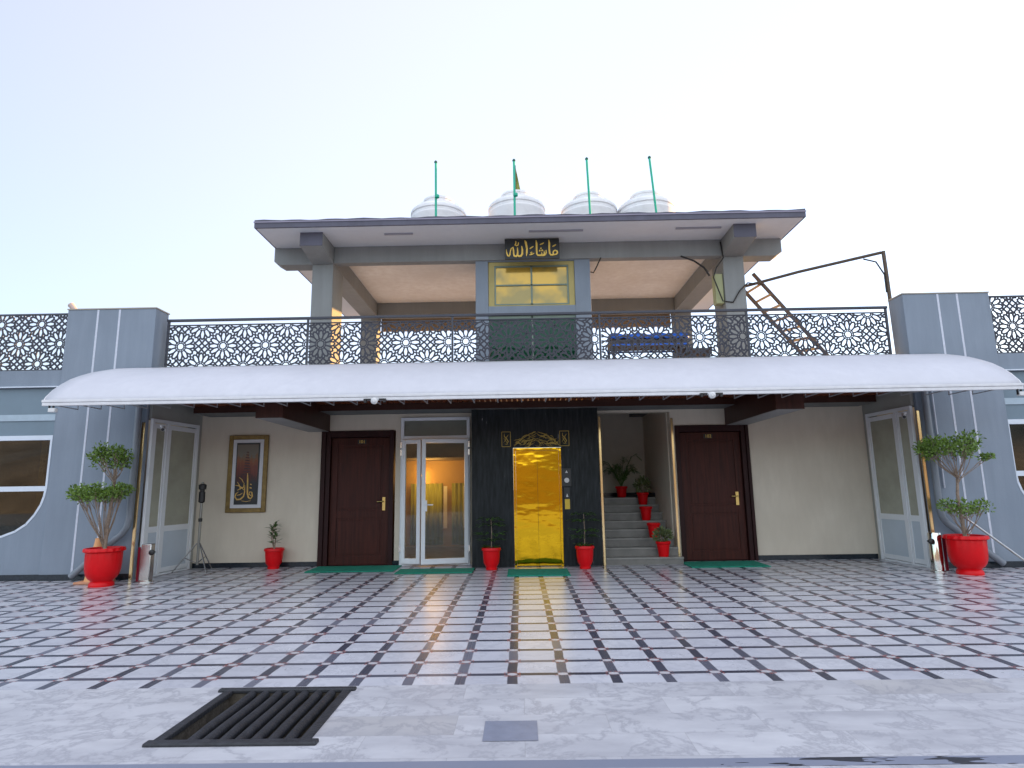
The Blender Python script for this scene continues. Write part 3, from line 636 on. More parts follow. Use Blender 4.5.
# side glazed doors in the recess
for sgn, xs in ((-1, FX0), (1, FX1)):
    xa, xb = (xs-.02, xs+.03) if sgn < 0 else (xs-.03, xs+.02)
    ys = (10.48, 10.90, 11.74)
    f = MB()
    for y in ys[:1]: f.box(xa, xb, y, y+.06, 0, 2.70)
    f.box(xa, xb, 11.68, 11.74, 0, 2.70); f.box(xa, xb, 10.86, 10.92, .03, 2.64); f.box(xa, xb, 10.54, 11.68, 2.64, 2.70); f.box(xa, xb, 10.54, 11.68, 0, .03); splay(f, sgn)
    sdoor = build(f, 'side_door', WPVC, H, bevel=.004)
    for (ya, yb) in ((10.55, 10.85), (10.93, 11.67)):
        xc0, xc1 = (xs+.0, xs+.022) if sgn < 0 else (xs-.022, xs-.0)
        l_ = MB(); b = .045
        l_.box(xc0, xc1, ya, ya+b, .04, 2.62); l_.box(xc0, xc1, yb-b, yb, .04, 2.62)
        for za, zb in ((.04,.12),(.74,.84),(2.54,2.62)): l_.box(xc0, xc1, ya+b, yb-b, za, zb)
        splay(l_, sgn); build(l_, 'leaf', WPVC, sdoor, bevel=.003)
        xm = (xc0+xc1)/2
        l_ = MB(); l_.box(xm-.004, xm+.004, ya+b, yb-b, .12, .74); splay(l_, sgn); build(l_, 'lower_panel', WPVC2, sdoor)
        l_ = MB(); l_.box(xm-.003, xm+.003, ya+b, yb-b, .84, 2.54); splay(l_, sgn); build(l_, 'pane', OBSC, sdoor)
    mb = MB()
    xe, xw = (xs-2.2, xs-2.1) if sgn < 0 else (xs+1.3, xs+1.4)
    mb.box(min(xe,xw), max(xe,xw), 10.66, 13.5, 0, 3.3); build(mb, 'side_room_wall', INTW, H)

# ------------------------------------------------------------------ upper pavilion
pav = thing('rooftop_pavilion', 'open grey concrete pavilion on the terrace with a flat overhanging roof and a central cabin', 'building', (0.2, 13, 3.55))
PZ, CT = 3.55, 6.37
mb = MB(); mb.box(-4.97, 5.45, 10.90, 17.2, CT, CT+.10); build(mb, 'roof_soffit_slab', SOFFW, pav)
rs = MB(); n = 60
top = [( -5.0 + 10.48*i/n, CT+.155 + .008*math.sin(i*1.7) + .006*math.sin(i*.63+1)) for i in range(n+1)]
rs.prism_y([(-5.0, CT+.002), (5.48, CT+.002)] + top[::-1], 10.86, 10.899)
rs.box(-5.0, -4.972, 10.9, 17.22, CT+.002, CT+.15); rs.box(5.452, 5.48, 10.9, 17.22, CT+.002, CT+.15); rs.box(-4.97, 5.45, 10.9, 17.2, CT+.101, CT+.14)
build(rs, 'roof_edge', ROOFEDGE, pav)
rs = MB(); rs.box(-5.01, 5.49, 10.845, 10.858, CT+.10, CT+.125); build(rs, 'drip_moulding', mat('pale drip moulding', (.26,.24,.31), .6), pav)
cc = MB()
cc.box(-3.75, 4.18, 12.02, 15.7, CT-.004, CT-.001)
build(cc, 'ceiling', SOFF, pav)
CX = ((-4.20, -3.77), (4.20, 4.62))
for a, b in CX:
    c = MB(); c.box(a, b, 11.85, 12.55, PZ, 6.0); build(c, 'front_column', GREYU, pav, bevel=.008)
    c = MB(); c.box(a, b, 15.7, 16.15, PZ, 6.0); build(c, 'rear_column', GREYU, pav, bevel=.008)
    # longitudinal beams with cantilever ends
    y_ = 11.12
    c = MB(); c.prism_x([(y_,6.10),(y_,CT-.002),(16.2,CT-.002),(16.2,6.0),(11.85,6.0)], a-.003, b+.003); lb = build(c, 'long_beam', GREYU, pav, bevel=.006)
    c = MB(); c.box(a-.005, b+.005, y_-.012, y_-.001, 6.10, CT+.001); build(c, 'beam_end', ROOFEDGE, lb)
c = MB(); c.box(-3.763, 4.193, 11.855, 12.05, 6.02, CT-.003)
c.prism_y([(-5.0,CT-.003),(-5.0,6.08),(-4.87,6.0),(-4.206,6.0),(-4.206,CT-.003)], 11.855, 12.2); c.prism_y([(4.626,CT-.003),(4.626,6.0),(5.30,6.0),(5.42,6.08),(5.42,CT-.003)], 11.855, 12.2)
build(c, 'front_beam', GREYU, pav, bevel=.006)
c = MB(); c.box(-3.763, 4.193, 15.72, 16.0, 6.02-.02, CT-.003); build(c, 'rear_beam', GREYU, pav, bevel=.006)
c = MB(); c.box(-3.763,-.9,16.2,16.3,5.72,6.37); build(c, 'rear_roller_blind', mat('tan canvas blind', (.33,.25,.17), .8), pav)
c = MB(); c.box(1.55,4.19,16.2,16.3,5.72,6.37); build(c, 'rear_roller_blind', mat('tan canvas blind', (.33,.25,.17), .8), pav)
# cabin
CY = 11.90
c = MB()
c.box(-.85, -.59, CY, CY+.15, PZ, 6.10); c.box(1.18, 1.50, CY, CY+.15, PZ, 6.10); c.box(-.59, 1.18, CY, CY+.15, 6.0, 6.10); c.box(-.59, 1.18, CY, CY+.15, 4.86, 5.05)
c.box(-.85, -.70, CY+.15, 13.7, PZ, 6.35); c.box(1.35, 1.50, CY+.15, 13.7, PZ, 6.35); c.box(-.70, 1.35, 13.55, 13.7, PZ, 6.35)
cab = build(c, 'cabin', GREY, pav, bevel=.006)
c = MB()
for q in ((-.585,-.47,5.055,5.995),(1.06,1.175,5.055,5.995),(-.47,1.06,5.92,5.995),(-.47,1.06,5.055,5.075)): c.box(q[0], q[1], CY+.03, CY+.10, q[2], q[3])
wf = build(c, 'window', YELW, pav)
c = MB(); c.box(-.47, 1.06, CY+.06, CY+.068, 5.075, 5.92); build(c, 'pane', AMBER, wf)
c = MB()
for q in ((-.465,-.435,5.08,5.915),(1.025,1.055,5.08,5.915),(.28,.315,5.08,5.915),(-.435,1.025,5.49,5.515),(-.435,1.025,5.885,5.915),(-.435,1.025,5.08,5.105)): c.box(q[0], q[1], CY+.035, CY+.058, q[2], q[3])
build(c, 'glazing_bar', GREENF, wf)
c = MB(); c.box(-.585, 1.175, CY+.08, CY+.09, PZ, 4.86); gp = build(c, 'green_glass_door', GREENG, pav)
c = MB(); c.box(-.59,1.18,CY+.092,CY+.12,PZ,4.86); build(c,'door_backing', mat('dark green backing', (.05,.17,.13), .5), gp)
c = MB(); c.box(.28,.31,CY+.05,CY+.079,PZ,4.86); c.box(-.585,1.175,CY+.05,CY+.078,4.80,4.858); build(c, 'door_bar', GREENF, gp)
# unlit tube lights on the soffit
for k, (a, b) in enumerate(((-2.59,-2.03),(.25,1.31),(3.12,4.0))):
    c = MB(); c.box(a, b, 11.22, 11.26, CT-.03, CT-.001); tag(build(c, 'tube_light', TUBEL, origin=((a+b)/2, 11.24, CT)), ('short unlit tube light under the roof overhang near the left column', 'unlit tube light under the roof overhang above the gold lettered sign', 'unlit tube light under the roof overhang near the right column')[k], 'tube light', 'tube lights under the pavilion roof')

# gold on black sign: ma sha Allah
sg = thing('sign', 'black sign board with golden Arabic lettering fixed above the amber window', 'sign', (.31, 11.58, 5.92))
c = MB(); c.box(-.235, .86, 11.565, 11.60, 5.92, 6.345); build(c, 'board', SIGNB, sg, bevel=.004)
for x in (-.05, .67): c = MB(); c.bar((x,11.60,6.2),(x,11.856,6.2),.03); build(c, 'bracket', RUST, sg)
def sp(q): return (-.235 + (q[0]-85)/860*1.095, 6.345 - (q[1]-65)/330*.425)
STK = [([(108,240),(116,300),(128,338),(148,350),(164,325),(172,270),(188,225),(214,205),(222,250),(224,310),(232,345)], [8,18,24,26,22,16,18,26,24,24,26]),
 ([(284,212),(288,290),(282,335),(262,355),(240,350),(222,338)], [16,26,28,30,26,20]),
 ([(352,188),(362,250),(360,315),(340,348),(318,354),(300,350),(286,335)], [14,28,30,32,30,28,20]),
 ([(244,176),(252,156),(262,140),(260,104)], [10,18,18,14]), ([(252,170),(272,180),(294,172),(303,142),(300,126)], [12,20,20,16,8]),
 ([(402,98),(418,130),(434,230),(430,300),(424,352)], [14,34,30,26,10]),
 ([(480,234),(508,216),(536,196)], [16,20,8]),
 ([(522,300),(505,290),(492,302),(502,318),(520,320)], [8,14,16,14,10]), ([(476,336),(510,328),(548,308)], [20,18,8]),
 ([(580,98),(588,160),(586,230),(588,320),(602,344),(640,346),(700,346),(722,336),(736,300),(734,262)], [12,32,28,26,26,28,28,24,20,12]),
 ([(702,272),(706,310),(700,344)], [10,20,22]), ([(664,296),(668,322),(662,346)], [8,16,20]),
 ([(640,170),(672,158),(704,140)], [10,20,10]),
 ([(626,266),(644,276)], [26,26]), ([(664,262),(682,272)], [26,26]), ([(646,228),(662,238)], [26,26]),
 ([(780,98),(788,160),(784,240),(790,318),(806,342),(838,344),(858,336)], [12,32,28,26,26,26,22]),
 ([(856,338),(842,312),(852,282),(880,270),(906,284),(912,310),(894,334),(868,338),(852,346)], [20,20,20,22,24,24,22,20,14]),
 ([(838,206),(866,192),(894,176)], [10,20,8])]
c = MB()
for k, (pts, wd) in enumerate(STK): c.ribbon([sp(q) for q in pts], [v/860*1.12*.92 for v in wd], 11.550 - .0004*k, 11.5645)
build(c, 'lettering', SIGNG, sg)

# water tanks and poles on the roof
def tank(x, y, r_, zt, dome, label):
    t = thing('water_tank', label, 'water tank', (x, y, 6.52), 'white plastic water tanks on the roof')
    e = zt - 7.95; q = r_/.64
    prof = [(.62,0),(.64,.05),(.64,.40),(.615,.43),(.64,.46),(.64,.84+e),(.65,.87+e),(.65,.90+e),(.632,.92+e),(.632,.98+e),(.65,1.0+e),(.65,1.05+e),(.635,1.08+e),(.60,1.115+e),(.55,1.145+e),(.55,1.16+e),(.50,1.175+e),(.42,1.21+e),(.37,1.225+e),(.34,1.225+e)]
    c = MB(); c.lathe((x,y,6.52), [(a_*q, b_) for a_, b_ in prof], 40, lambda a, i: -.02*max(0, math.cos(8*a))**4 if 13 < i < 16 else 0); build(c, 'tank_body', TANK, t, smooth=True)
    c = MB(); c.lathe((x,y,6.52), [(.33*q,1.22+e),(.34*q,1.23+e),(.34*q,1.32+e),(.36*q,1.325+e),(.36*q,1.365+e),(.30*q,1.38+e),(.04,1.39+e)], 24); build(c, 'lid', TANK, t, smooth=True)
tank(-1.76, 13.0, .62, 7.95, .22, 'white water tank leftmost on the roof, behind the first green pole')
tank(.02, 13.0, .64, 8.04, .36, 'white water tank with the tallest dome, in front of the small flag')
tank(1.66, 13.0, .63, 7.96, .24, 'white water tank between the tall domed tank and the rightmost tank')
tank(2.96, 13.0, .64, 7.96, .24, 'white water tank rightmost on the roof with sunlit edge')
for k, (xb, xt) in enumerate(((-1.55,-1.56),(-.02,-.02),(1.44,1.41),(2.72,2.64))):
    p_ = thing('green_pole', ('thin green pole in front of the leftmost water tank','thin green pole in front of the tall domed tank, beside the flag','thin green pole in front of the third water tank, leaning slightly left','thin green pole in front of the rightmost water tank, leaning left')[k], 'pole', (xb,11.05,6.52), 'green poles along the roof edge')
    c = MB(); c.tube([(xb,11.05,6.51),(xt,11.05,7.74)], .022, 8); build(c, 'shaft', GREENP, p_, smooth=True)
    c = MB(); c.lathe((xt,11.05,7.73), [(.015,0),(.032,.015),(.034,.035),(.015,.06)], 10); build(c, 'knob', mat('dark green knob', (.01,.10,.07), .5), p_, smooth=True)
    if k < 2: c = MB(); c.lathe((xb+.02,11.03,6.98), [(.01,0),(.045,.02),(.045,.07),(.01,.09)], 10); build(c, 'clamp', GREENP, p_, smooth=True)
fl = thing('flag', 'small furled green and yellow flag standing behind the tall domed tank', 'flag', (.0, 13.75, 6.52))
c = MB(); c.tube([(.0,13.75,6.52),(.0,13.75,9.18)], .018, 6); build(c, 'flag_pole', RUST, fl)
c = MB(); fv = [(0.01,13.75,9.14),(.05,13.78,8.95),(.13,13.70,8.45),(.17,13.76,8.38),(.10,13.8,8.35),(.01,13.75,8.5)]
c.add(fv + [(a, b+.02, z_) for a, b, z_ in fv], [(0,1,2,3,4,5),(11,10,9,8,7,6)] + [(i,6+i,6+(i+1)%6,(i+1)%6) for i in range(6)])
build(c, 'cloth', mat('green yellow flag cloth', (.20,.22,.05), .8, var=.6, scale=5), fl)

# ------------------------------------------------------------------ railings with rosette fretwork
def clipseg(a, b, x0, x1, z0, z1):
    t0, t1 = 0.0, 1.0; dx, dz = b[0]-a[0], b[1]-a[1]
    for p, q in ((-dx, a[0]-x0), (dx, x1-a[0]), (-dz, a[1]-z0), (dz, z1-a[1])):
        if abs(p) < 1e-9:
            if q < 0: return None
        else:
            t_ = q/p
            if p < 0: t0 = max(t0, t_)
            else: t1 = min(t1, t_)
    if t0 >= t1: return None
    return (a[0]+t0*dx, a[1]+t0*dz), (a[0]+t1*dx, a[1]+t1*dz)
def fret(mb, x0, x1, z0, z1, y, S_=.37, cx=0, cz=0, wd=.030):
    """twelve petalled rosettes on a staggered lattice, clipped to the panel"""
    segs = []
    def P(c, r_, a): return (c[0]+r_*math.cos(a), c[1]+r_*math.sin(a))
    k = S_/.37
    for j in range(-6, 7):
        for i in range(-12, 13):
            c = (cx + (i*2 + (j % 2))*S_, cz + j*S_)
            if c[0] < x0-.4 or c[0] > x1+.4 or c[1] < z0-.4 or c[1] > z1+.4: continue
            for q in range(12):
                a = 2*PI*q/12 + PI/12; h = PI/12
                r0, r1 = .060*k, .165*k
                segs.append((P(c,r0,a-h), P(c,r0,a+h), .011))                # centre ring
                segs.append((P(c,r0,a), P(c,.098*k,a), .008)); segs.append((P(c,.090*k,a-h), P(c,.098*k,a), .010)); segs.append((P(c,.090*k,a+h), P(c,.098*k,a), .010))
                segs.append((P(c,.098*k,a), P(c,r1,a), .015))                # ray between two petals
                for s_ in (-1, 1):
                    segs.append((P(c,r1,a), P(c,.225*k,a+s_*h*.45))); segs.append((P(c,.225*k,a+s_*h*.45), P(c,.250*k,a+s_*h)))
                    segs.append((P(c,.225*k,a+s_*h*.45), P(c,.266*k,a), .013))
            # filler in the gap to the right of each rosette: diagonal lattice
            g = (c[0]+S_, c[1]); d_ = .052*k; e = .115*k
            for sx in (-1, 1):
                for sz in (-1, 1):
                    segs.append(((g[0]+sx*d_, g[1]), (g[0], g[1]+sz*d_)))
                    segs.append(((g[0]+sx*d_, g[1]), (g[0]+sx*e*1.05, g[1]+sz*.05*k)))
                    segs.append(((g[0], g[1]+sz*d_), (g[0]+sx*.05*k, g[1]+sz*e*1.05)))
                    segs.append(((g[0]+sx*e*1.05, g[1]+sz*.05*k), (g[0]+sx*e*.75, g[1]+sz*e*.75))); segs.append(((g[0]+sx*.05*k, g[1]+sz*e*1.05), (g[0]+sx*e*.75, g[1]+sz*e*.75)))
    n = 0
    for sg_ in segs:
        a, b = sg_[0], sg_[1]; ww_ = sg_[2]*wd/.0165 if len(sg_) > 2 else wd
        s_ = clipseg(a, b, x0, x1, z0, z1)
        if s_ is None: continue
        a, b = s_; dx, dz = b[0]-a[0], b[1]-a[1]; l = math.hypot(dx, dz)
        if l < .004: continue
        ex, ez = dx/l*.004, dz/l*.004; nx_, nz_ = -dz/l*ww_/2, dx/l*ww_/2; yy = y + (n % 7)*.0004; n += 1
        V = [(a[0]-ex+nx_, yy, a[1]-ez+nz_), (b[0]+ex+nx_, yy, b[1]+ez+nz_), (b[0]+ex-nx_, yy, b[1]+ez-nz_), (a[0]-ex-nx_, yy, a[1]-ez-nz_)]
        mb.add(V + [(q[0], q[1]+.010, q[2]) for q in V], [(0,1,2,3),(7,6,5,4),(0,4,5,1),(1,5,6,2),(2,6,7,3),(3,7,4,0)])
RY = 10.62
rail = thing('terrace_railing', 'dark iron railing with rosette fretwork panels along the middle terrace above the awning', 'railing', (.1, RY, 3.6))
posts = (-6.34, -3.80, -1.18, 1.47, 4.11, 6.60)
Z0, Z1 = 3.62, 4.41
for k in range(5):
    a, b = posts[k]+.02, posts[k+1]-.02
    c = MB(); fret(c, a+.01, b-.01, Z0+.01, Z1-.01, RY, .385, a+.22, (Z0+Z1)/2)
    build(c, 'fretwork_panel', IRON, rail)
    c = MB(); c.box(a, b, RY-.01, RY+.015, Z1-.015, Z1+.005); c.box(a, b, RY-.01, RY+.015, Z0-.005, Z0+.015); build(c, 'panel_frame', IRON, rail)
for x in posts:
    c = MB(); c.box(x-.018, x+.018, RY-.015, RY+.02, 3.56, 4.475); build(c, 'post', RAILDK, rail)
c = MB(); c.box(-6.37, 6.63, RY-.025, RY+.03, 4.475, 4.52); build(c, 'hand_rail', RAILDK, rail, bevel=.006)
for k in (0, 1):
    x0, x1 = (-13.0, -8.06) if k == 0 else (8.31, 13.2)
    rl = thing('wing_railing', ('dark iron fretwork railing on the left wing beside the grey pillar','dark iron fretwork railing on the right wing beside the grey pillar')[k], 'railing', ((x0+x1)/2, 10.5, 3.58))
    c = MB(); fret(c, x0, x1, 3.60, 4.62, 10.5, .365, -8.95 if k == 0 else 8.72, 4.08, .031); build(c, 'fretwork_panel', IRON, rl)
    c = MB(); c.box(x0, x1, 10.49, 10.525, 4.61, 4.64); c.box(x0, x1, 10.49, 10.525, 3.582, 3.61); build(c, 'panel_frame', RAILDK, rl)

# ------------------------------------------------------------------ awning
aw = thing('awning', 'long white curved awning over the forecourt entrance', 'awning', (.1, 10.0, 2.7))
AX0, AX1 = -7.0, 7.27
prof = [(8.76,2.77),(8.80,2.84),(8.93,2.97),(9.08,3.08),(9.25,3.185),(9.45,3.28),(9.7,3.38),(9.95,3.46),(10.2,3.535),(10.385,3.585)]
c = MB(); n = len(prof); nxs = 60
for i in range(nxs+1):
    x = AX0 + (AX1-AX0)*i/nxs
    for (y, z) in prof:
        sag = .012*math.sin(i*PI/2)*(1 if i % 4 else 0) + .004*math.sin(i*1.3 + y*3)
        c.v.append((x, y, z + sag*math.sin((y-8.76)/1.65*PI)))
for i in range(nxs):
    for j in range(n-1):
        a = i*n+j; c.f.append((a, a+1, a+n+1, a+n))
ao = build(c, 'sheet', CANOPY, aw, smooth=True); md = ao.modifiers.new('t', 'SOLIDIFY'); md.thickness = .008; md.offset = -1
c = MB(); c.box(AX0-.01, AX1+.01, 8.735, 8.775, 2.745, 2.785); c.box(AX0-.005, AX1+.005, 8.742, 8.80, 2.695, 2.742); build(c, 'front_gutter', CANEDGE, aw, bevel=.006)
for x in (AX0, AX1):
    c = MB(); c.tube([(x, y, z-.014) for y, z in prof], .012, 6); build(c, 'end_rib', CANEDGE, aw, smooth=True)
x = AX0+.16
while x < AX1: 
    ribs = MB(); ribs.box(x-.008, x+.008, 8.80, 9.26, 2.70, 2.712); ribs.box(x-.005, x+.005, 9.25, 9.26, 2.712, 3.17); x += .362
    build(ribs, 'support_rib', mat('grey rib paint', (.35,.35,.36), .6), aw)
c = MB(); c.box(AX0+.02, AX1-.02, 10.37, 10.395, 3.52, 3.575); build(c, 'wall_rail', CANEDGE, aw)
for x in (AX0+.25, AX1-.2):
    c = MB(); c.bar((x,8.80,2.72),(x,10.39,3.3),.03); build(c, 'end_strut', CANEDGE, aw)
# twin spotlights under the gutter and small lamps at its ends
def spots(x, label):
    t = thing('spotlight', label, 'spotlight', (x, 8.70, 2.70), 'spotlights on the awning edge')
    c = MB(); c.lathe((0,0,0), [(.045,0),(.05,.02),(.05,.05),(.02,.075)], 18); c.xf(Matrix.Translation((x,8.70,2.675)) @ Matrix.Rotation(PI/2,4,'X')); build(c, 'lamp_head', LENS, t, smooth=True)
    for s in (-1, 1):
        c = MB(); c.box(x+s*.11-.05, x+s*.11+.05, 8.67, 8.73, 2.69, 2.71); c.box(x+s*.14-.018, x+s*.14+.018, 8.675, 8.725, 2.655, 2.69); build(c, 'bracket', BLACKP, t)
spots(-2.09, 'twin spotlight bracket on the awning edge above the left wooden door')
spots(2.77, 'twin spotlight bracket on the awning edge above the right wooden door')
def flood(x, label):
    t = thing('floodlight', label, 'floodlight', (x, 8.76, 2.70), 'floodlights at the awning ends')
    c = MB(); c.box(x-.05, x+.05, 8.72, 8.79, 2.60, 2.66); build(c, 'lamp_head', LENS, t, bevel=.008)
    c = MB(); c.bar((x,8.76,2.70),(x,8.76,2.655),.02); c.box(x-.06,x-.05,8.74,8.77,2.62,2.70); build(c, 'bracket', BLACKP, t)
flood(-6.84, 'small floodlight under the left end of the awning'); flood(7.24, 'small floodlight under the right end of the awning')
def cctv(x, y, z, s, label):
    t = thing('security_camera', label, 'security camera', (x, y, z), 'white bullet cameras')
    c = MB(); c.tube([(x,y,z),(x+s*.07,y-.13,z-.05)], .032, 12); build(c, 'housing', WHITEP, t, smooth=True)
    c = MB(); c.tube([(x+s*.071,y-.132,z-.0505),(x+s*.078,y-.145,z-.055)], .026, 12); build(c, 'lens', BLACKP, t, smooth=True)
    c = MB(); c.tube([(x,y,z),(x-s*.06,y+.01,z+.03)], .012, 8); build(c, 'bracket', WHITEP, t, smooth=True)
cctv(-6.10, 10.30, 2.52, 1, 'white bullet security camera beside the left recess corner'); cctv(6.52, 10.36, 2.53, -1, 'white bullet security camera beside the right recess corner')

# ------------------------------------------------------------------ downpipes, cables, ladder, frame, tarpaulin
def pipe(name, pts, rad, m, label, cat, smooth_steps=1):
    c = MB(); c.tube(pts, rad, 12); o = build(c, name, m, smooth=True, origin=pts[-1]); return tag(o, label, cat)
pipe('downpipe', [(-6.56,10.32,3.3),(-6.56,10.32,1.0),(-6.58,10.31,.86),(-6.64,10.30,.76),(-7.42,10.28,.08)], .052, PIPEG, 'grey rain downpipe bending behind the left topiary pot', 'downpipe')
pipe('downpipe', [(6.90,10.32,3.3),(6.90,10.32,.95),(6.92,10.31,.82),(6.98,10.30,.72),(7.78,10.28,.08)], .052, PIPEG, 'grey rain downpipe bending behind the right topiary pot', 'downpipe')
pipe('metal_rod', [(6.98,10.15,.98),(8.02,9.98,.05)], .018, CHROME, 'thin steel rod leaning on the wall behind the right topiary', 'rod')
c = MB(); c.lathe((8.09,9.98,0), [(.05,0),(.075,.03),(.07,.09),(.03,.12)], 12, lambda a, i: .2*math.sin(3*a)); tag(build(c, 'yellow_cloth', mat('yellow cloth', (.70,.50,.02), .8, bump=.6), smooth=True, origin=(8.09,9.98,0)), 'crumpled yellow cloth at the foot of the steel rod', 'cloth')
pipe('conduit', [(7.06,10.37,3.3),(7.06,10.37,1.3)], .013, STRIPE, 'thin white conduit on the right pillar beside the downpipe', 'conduit')
# steel goose-neck frame over the right terrace
gf_ = thing('pipe_frame', 'rusty steel pipe arm from the right pavilion column to a post behind the pillar', 'pipe frame', (6.95, 11, 3.55))
c = MB(); c.tube([(4.62,11.95,5.38),(5.6,11.6,5.55),(6.90,11.02,5.69)], .03, 8); build(c, 'arm', RUST, gf_, smooth=True)
c = MB(); c.tube([(6.93,11,5.71),(6.94,11,5.2),(6.96,11,3.56)], .034, 8); build(c, 'post', RUST, gf_, smooth=True)
c = MB(); c.tube([(6.60,11.1,5.60),(6.80,11.05,5.52),(6.90,11.0,5.25),(6.90,11.0,4.9)], .014, 6); build(c, 'hose', CABLE, gf_, smooth=True)
pipe('cable', [(4.17,11.82,6.3),(4.20,11.80,5.95),(4.05,11.82,5.75),(3.98,11.83,5.55),(4.14,11.84,5.05),(4.34,11.83,5.02),(4.48,11.82,5.25),(4.66,11.83,5.42),(5.0,11.9,5.40)], .013, CABLE, 'black cable looping across the right pavilion column', 'cable')
pipe('cable', [(3.35,11.84,6.02),(3.62,11.86,5.92),(3.82,11.88,5.78),(3.92,11.88,5.6)], .018, CABLE, 'short thick black cable hanging under the beam beside the right column', 'cable')
pipe('cable', [(1.72,11.84,6.02),(1.64,11.84,5.85),(1.56,11.84,5.70),(1.50,11.84,5.72)], .013, CABLE, 'short black cable hanging beside the right edge of the cabin', 'cable')
c = MB(); c.box(4.03, 4.19, 11.90, 12.1, 5.02, 5.65); tag(build(c, 'meter_box', mat('yellow green metal box', (.36,.38,.20), .5), bevel=.008, origin=(4.11,12,5.02)), 'pale green metal box on the inner side of the right column', 'box')
lad = thing('ladder', 'weathered wooden ladder leaning against the pavilion roof beside the right column', 'ladder', (6.0, 12.4, 3.55))
A0, A1, B0, B1 = Vector((6.75,12.4,3.56)), Vector((5.05,12.5,5.85)), Vector((6.26,12.4,3.56)), Vector((4.72,12.5,5.62))
for a, b in ((A0, A1), (B0, B1)):
    c = MB(); c.bar(a, b, .06, .05, up=(0,1,0)); build(c, 'rail', LADW, lad)
for k in range(9):
    t_ = .06 + .105*k; c = MB(); a = A0.lerp(A1, t_); b = B0.lerp(B1, t_); c.bar(b, a, .05, .04, up=(0,1,0)); build(c, 'rung', RUNGW, lad)
# blue covered day bed
bed = thing('day_bed', 'low day bed covered with bright blue tarpaulin on the terrace behind the railing', 'bed', (2.75, 12.5, 3.55))
c = MB(); nx_, ny_ = 24, 8
rb = random.Random(8)
def bedz(i, j): return 4.50 + .014*math.sin(i*.9) + .010*math.sin(j*1.7+i)
V = []
for i in range(nx_+1):
    for j in range(ny_+1): V.append((1.90+1.62*i/nx_, 12.2+.75*j/ny_, bedz(i, j)))
F = [(i*(ny_+1)+j, (i+1)*(ny_+1)+j, (i+1)*(ny_+1)+j+1, i*(ny_+1)+j+1) for i in range(nx_) for j in range(ny_)]
c.add(V, F)
b0 = len(c.v)
for i in range(nx_+1):
    x = 1.90+1.62*i/nx_; c.v.append((x, 12.2, bedz(i, 0))); c.v.append((x, 12.17+.03*math.sin(i*1.1), 4.40+.02*math.sin(i*2.1)))
for i in range(nx_): c.f.append((b0+2*i, b0+2*i+1, b0+2*i+3, b0+2*i+2))
co = build(c, 'tarpaulin', BLUET, bed, smooth=True); md = co.modifiers.new('t','SOLIDIFY'); md.thickness = .012
c = MB(); c.box(1.94, 3.48, 12.22, 12.93, 4.30, 4.47); build(c, 'mattress', mat('dark bed base', (.05,.045,.05), .8), bed)
c = MB()
for z_ in (4.255,): c.box(1.93, 3.49, 12.20, 12.24, z_, z_+.035); c.box(1.93,3.49,12.91,12.95,z_,z_+.035)
build(c, 'blue_frame', BLUET, bed)
for x in (1.96, 3.46):
    for y in (12.24, 12.9): c = MB(); c.box(x-.025,x+.025,y-.025,y+.025,3.55,4.255); build(c, 'leg', BLACKP, bed)
c = MB(); c.box(3.30,4.0,12.3,12.8,4.07,4.20); 
tb = build(c, 'low_table', mat('dark brown low table', (.05,.03,.025), .6, var=.4), bevel=.01, origin=(3.65,12.55,3.55)); tag(tb, 'dark low table end standing right of the blue day bed', 'table')
for x in (3.36,3.94):
    c = MB(); c.box(x-.02,x+.02,12.35,12.39,3.55,4.07); c.box(x-.02,x+.02,12.71,12.75,3.55,4.07); o = build(c, 'leg', BLACKP); o.parent = tb; o.matrix_parent_inverse = Matrix.Translation(-Vector((3.65,12.55,3.55)))
# small lamp on the left wing wall top
lp = thing('wall_lamp', 'small pale lamp head perched on the coping at the top left of the left pillar', 'lamp', (-8.10, 10.5, 4.69))
c = MB(); c.tube([(-8.0,10.5,4.70),(-8.09,10.5,4.80)], [.04,.055], 10); build(c, 'lamp_head', mat('pale pink lamp shell', (.55,.42,.38), .5), lp, smooth=True)
c = MB(); c.tube([(-8.10,10.5,4.655),(-8.06,10.5,4.75)], .012, 6); build(c, 'stem', RUST, lp)

# ------------------------------------------------------------------ mats
def mat_obj(x0, x1, y0, y1, sk, label):
    c = MB(); P_ = [(x0,y0),(x1,y0+sk),(x1,y1+sk),(x0,y1)]; c.prism_z(P_, .002, .018)
    tag(build(c, 'door_mat', GREENM, origin=((x0+x1)/2,(y0+y1)/2,0), bevel=.004), label, 'mat', 'green door mats')
mat_obj(-3.80, -2.24, 10.95, 11.72, .0, 'green mat before the left wooden door')
mat_obj(-2.16, -.84, 10.62, 11.18, .0, 'green mat before the glass door')
mat_obj(-.24, .78, 10.14, 10.95, 0, 'green mat before the gold lift door')
mat_obj(2.92, 4.28, 10.88, 11.66, .0, 'green mat before the right wooden door')

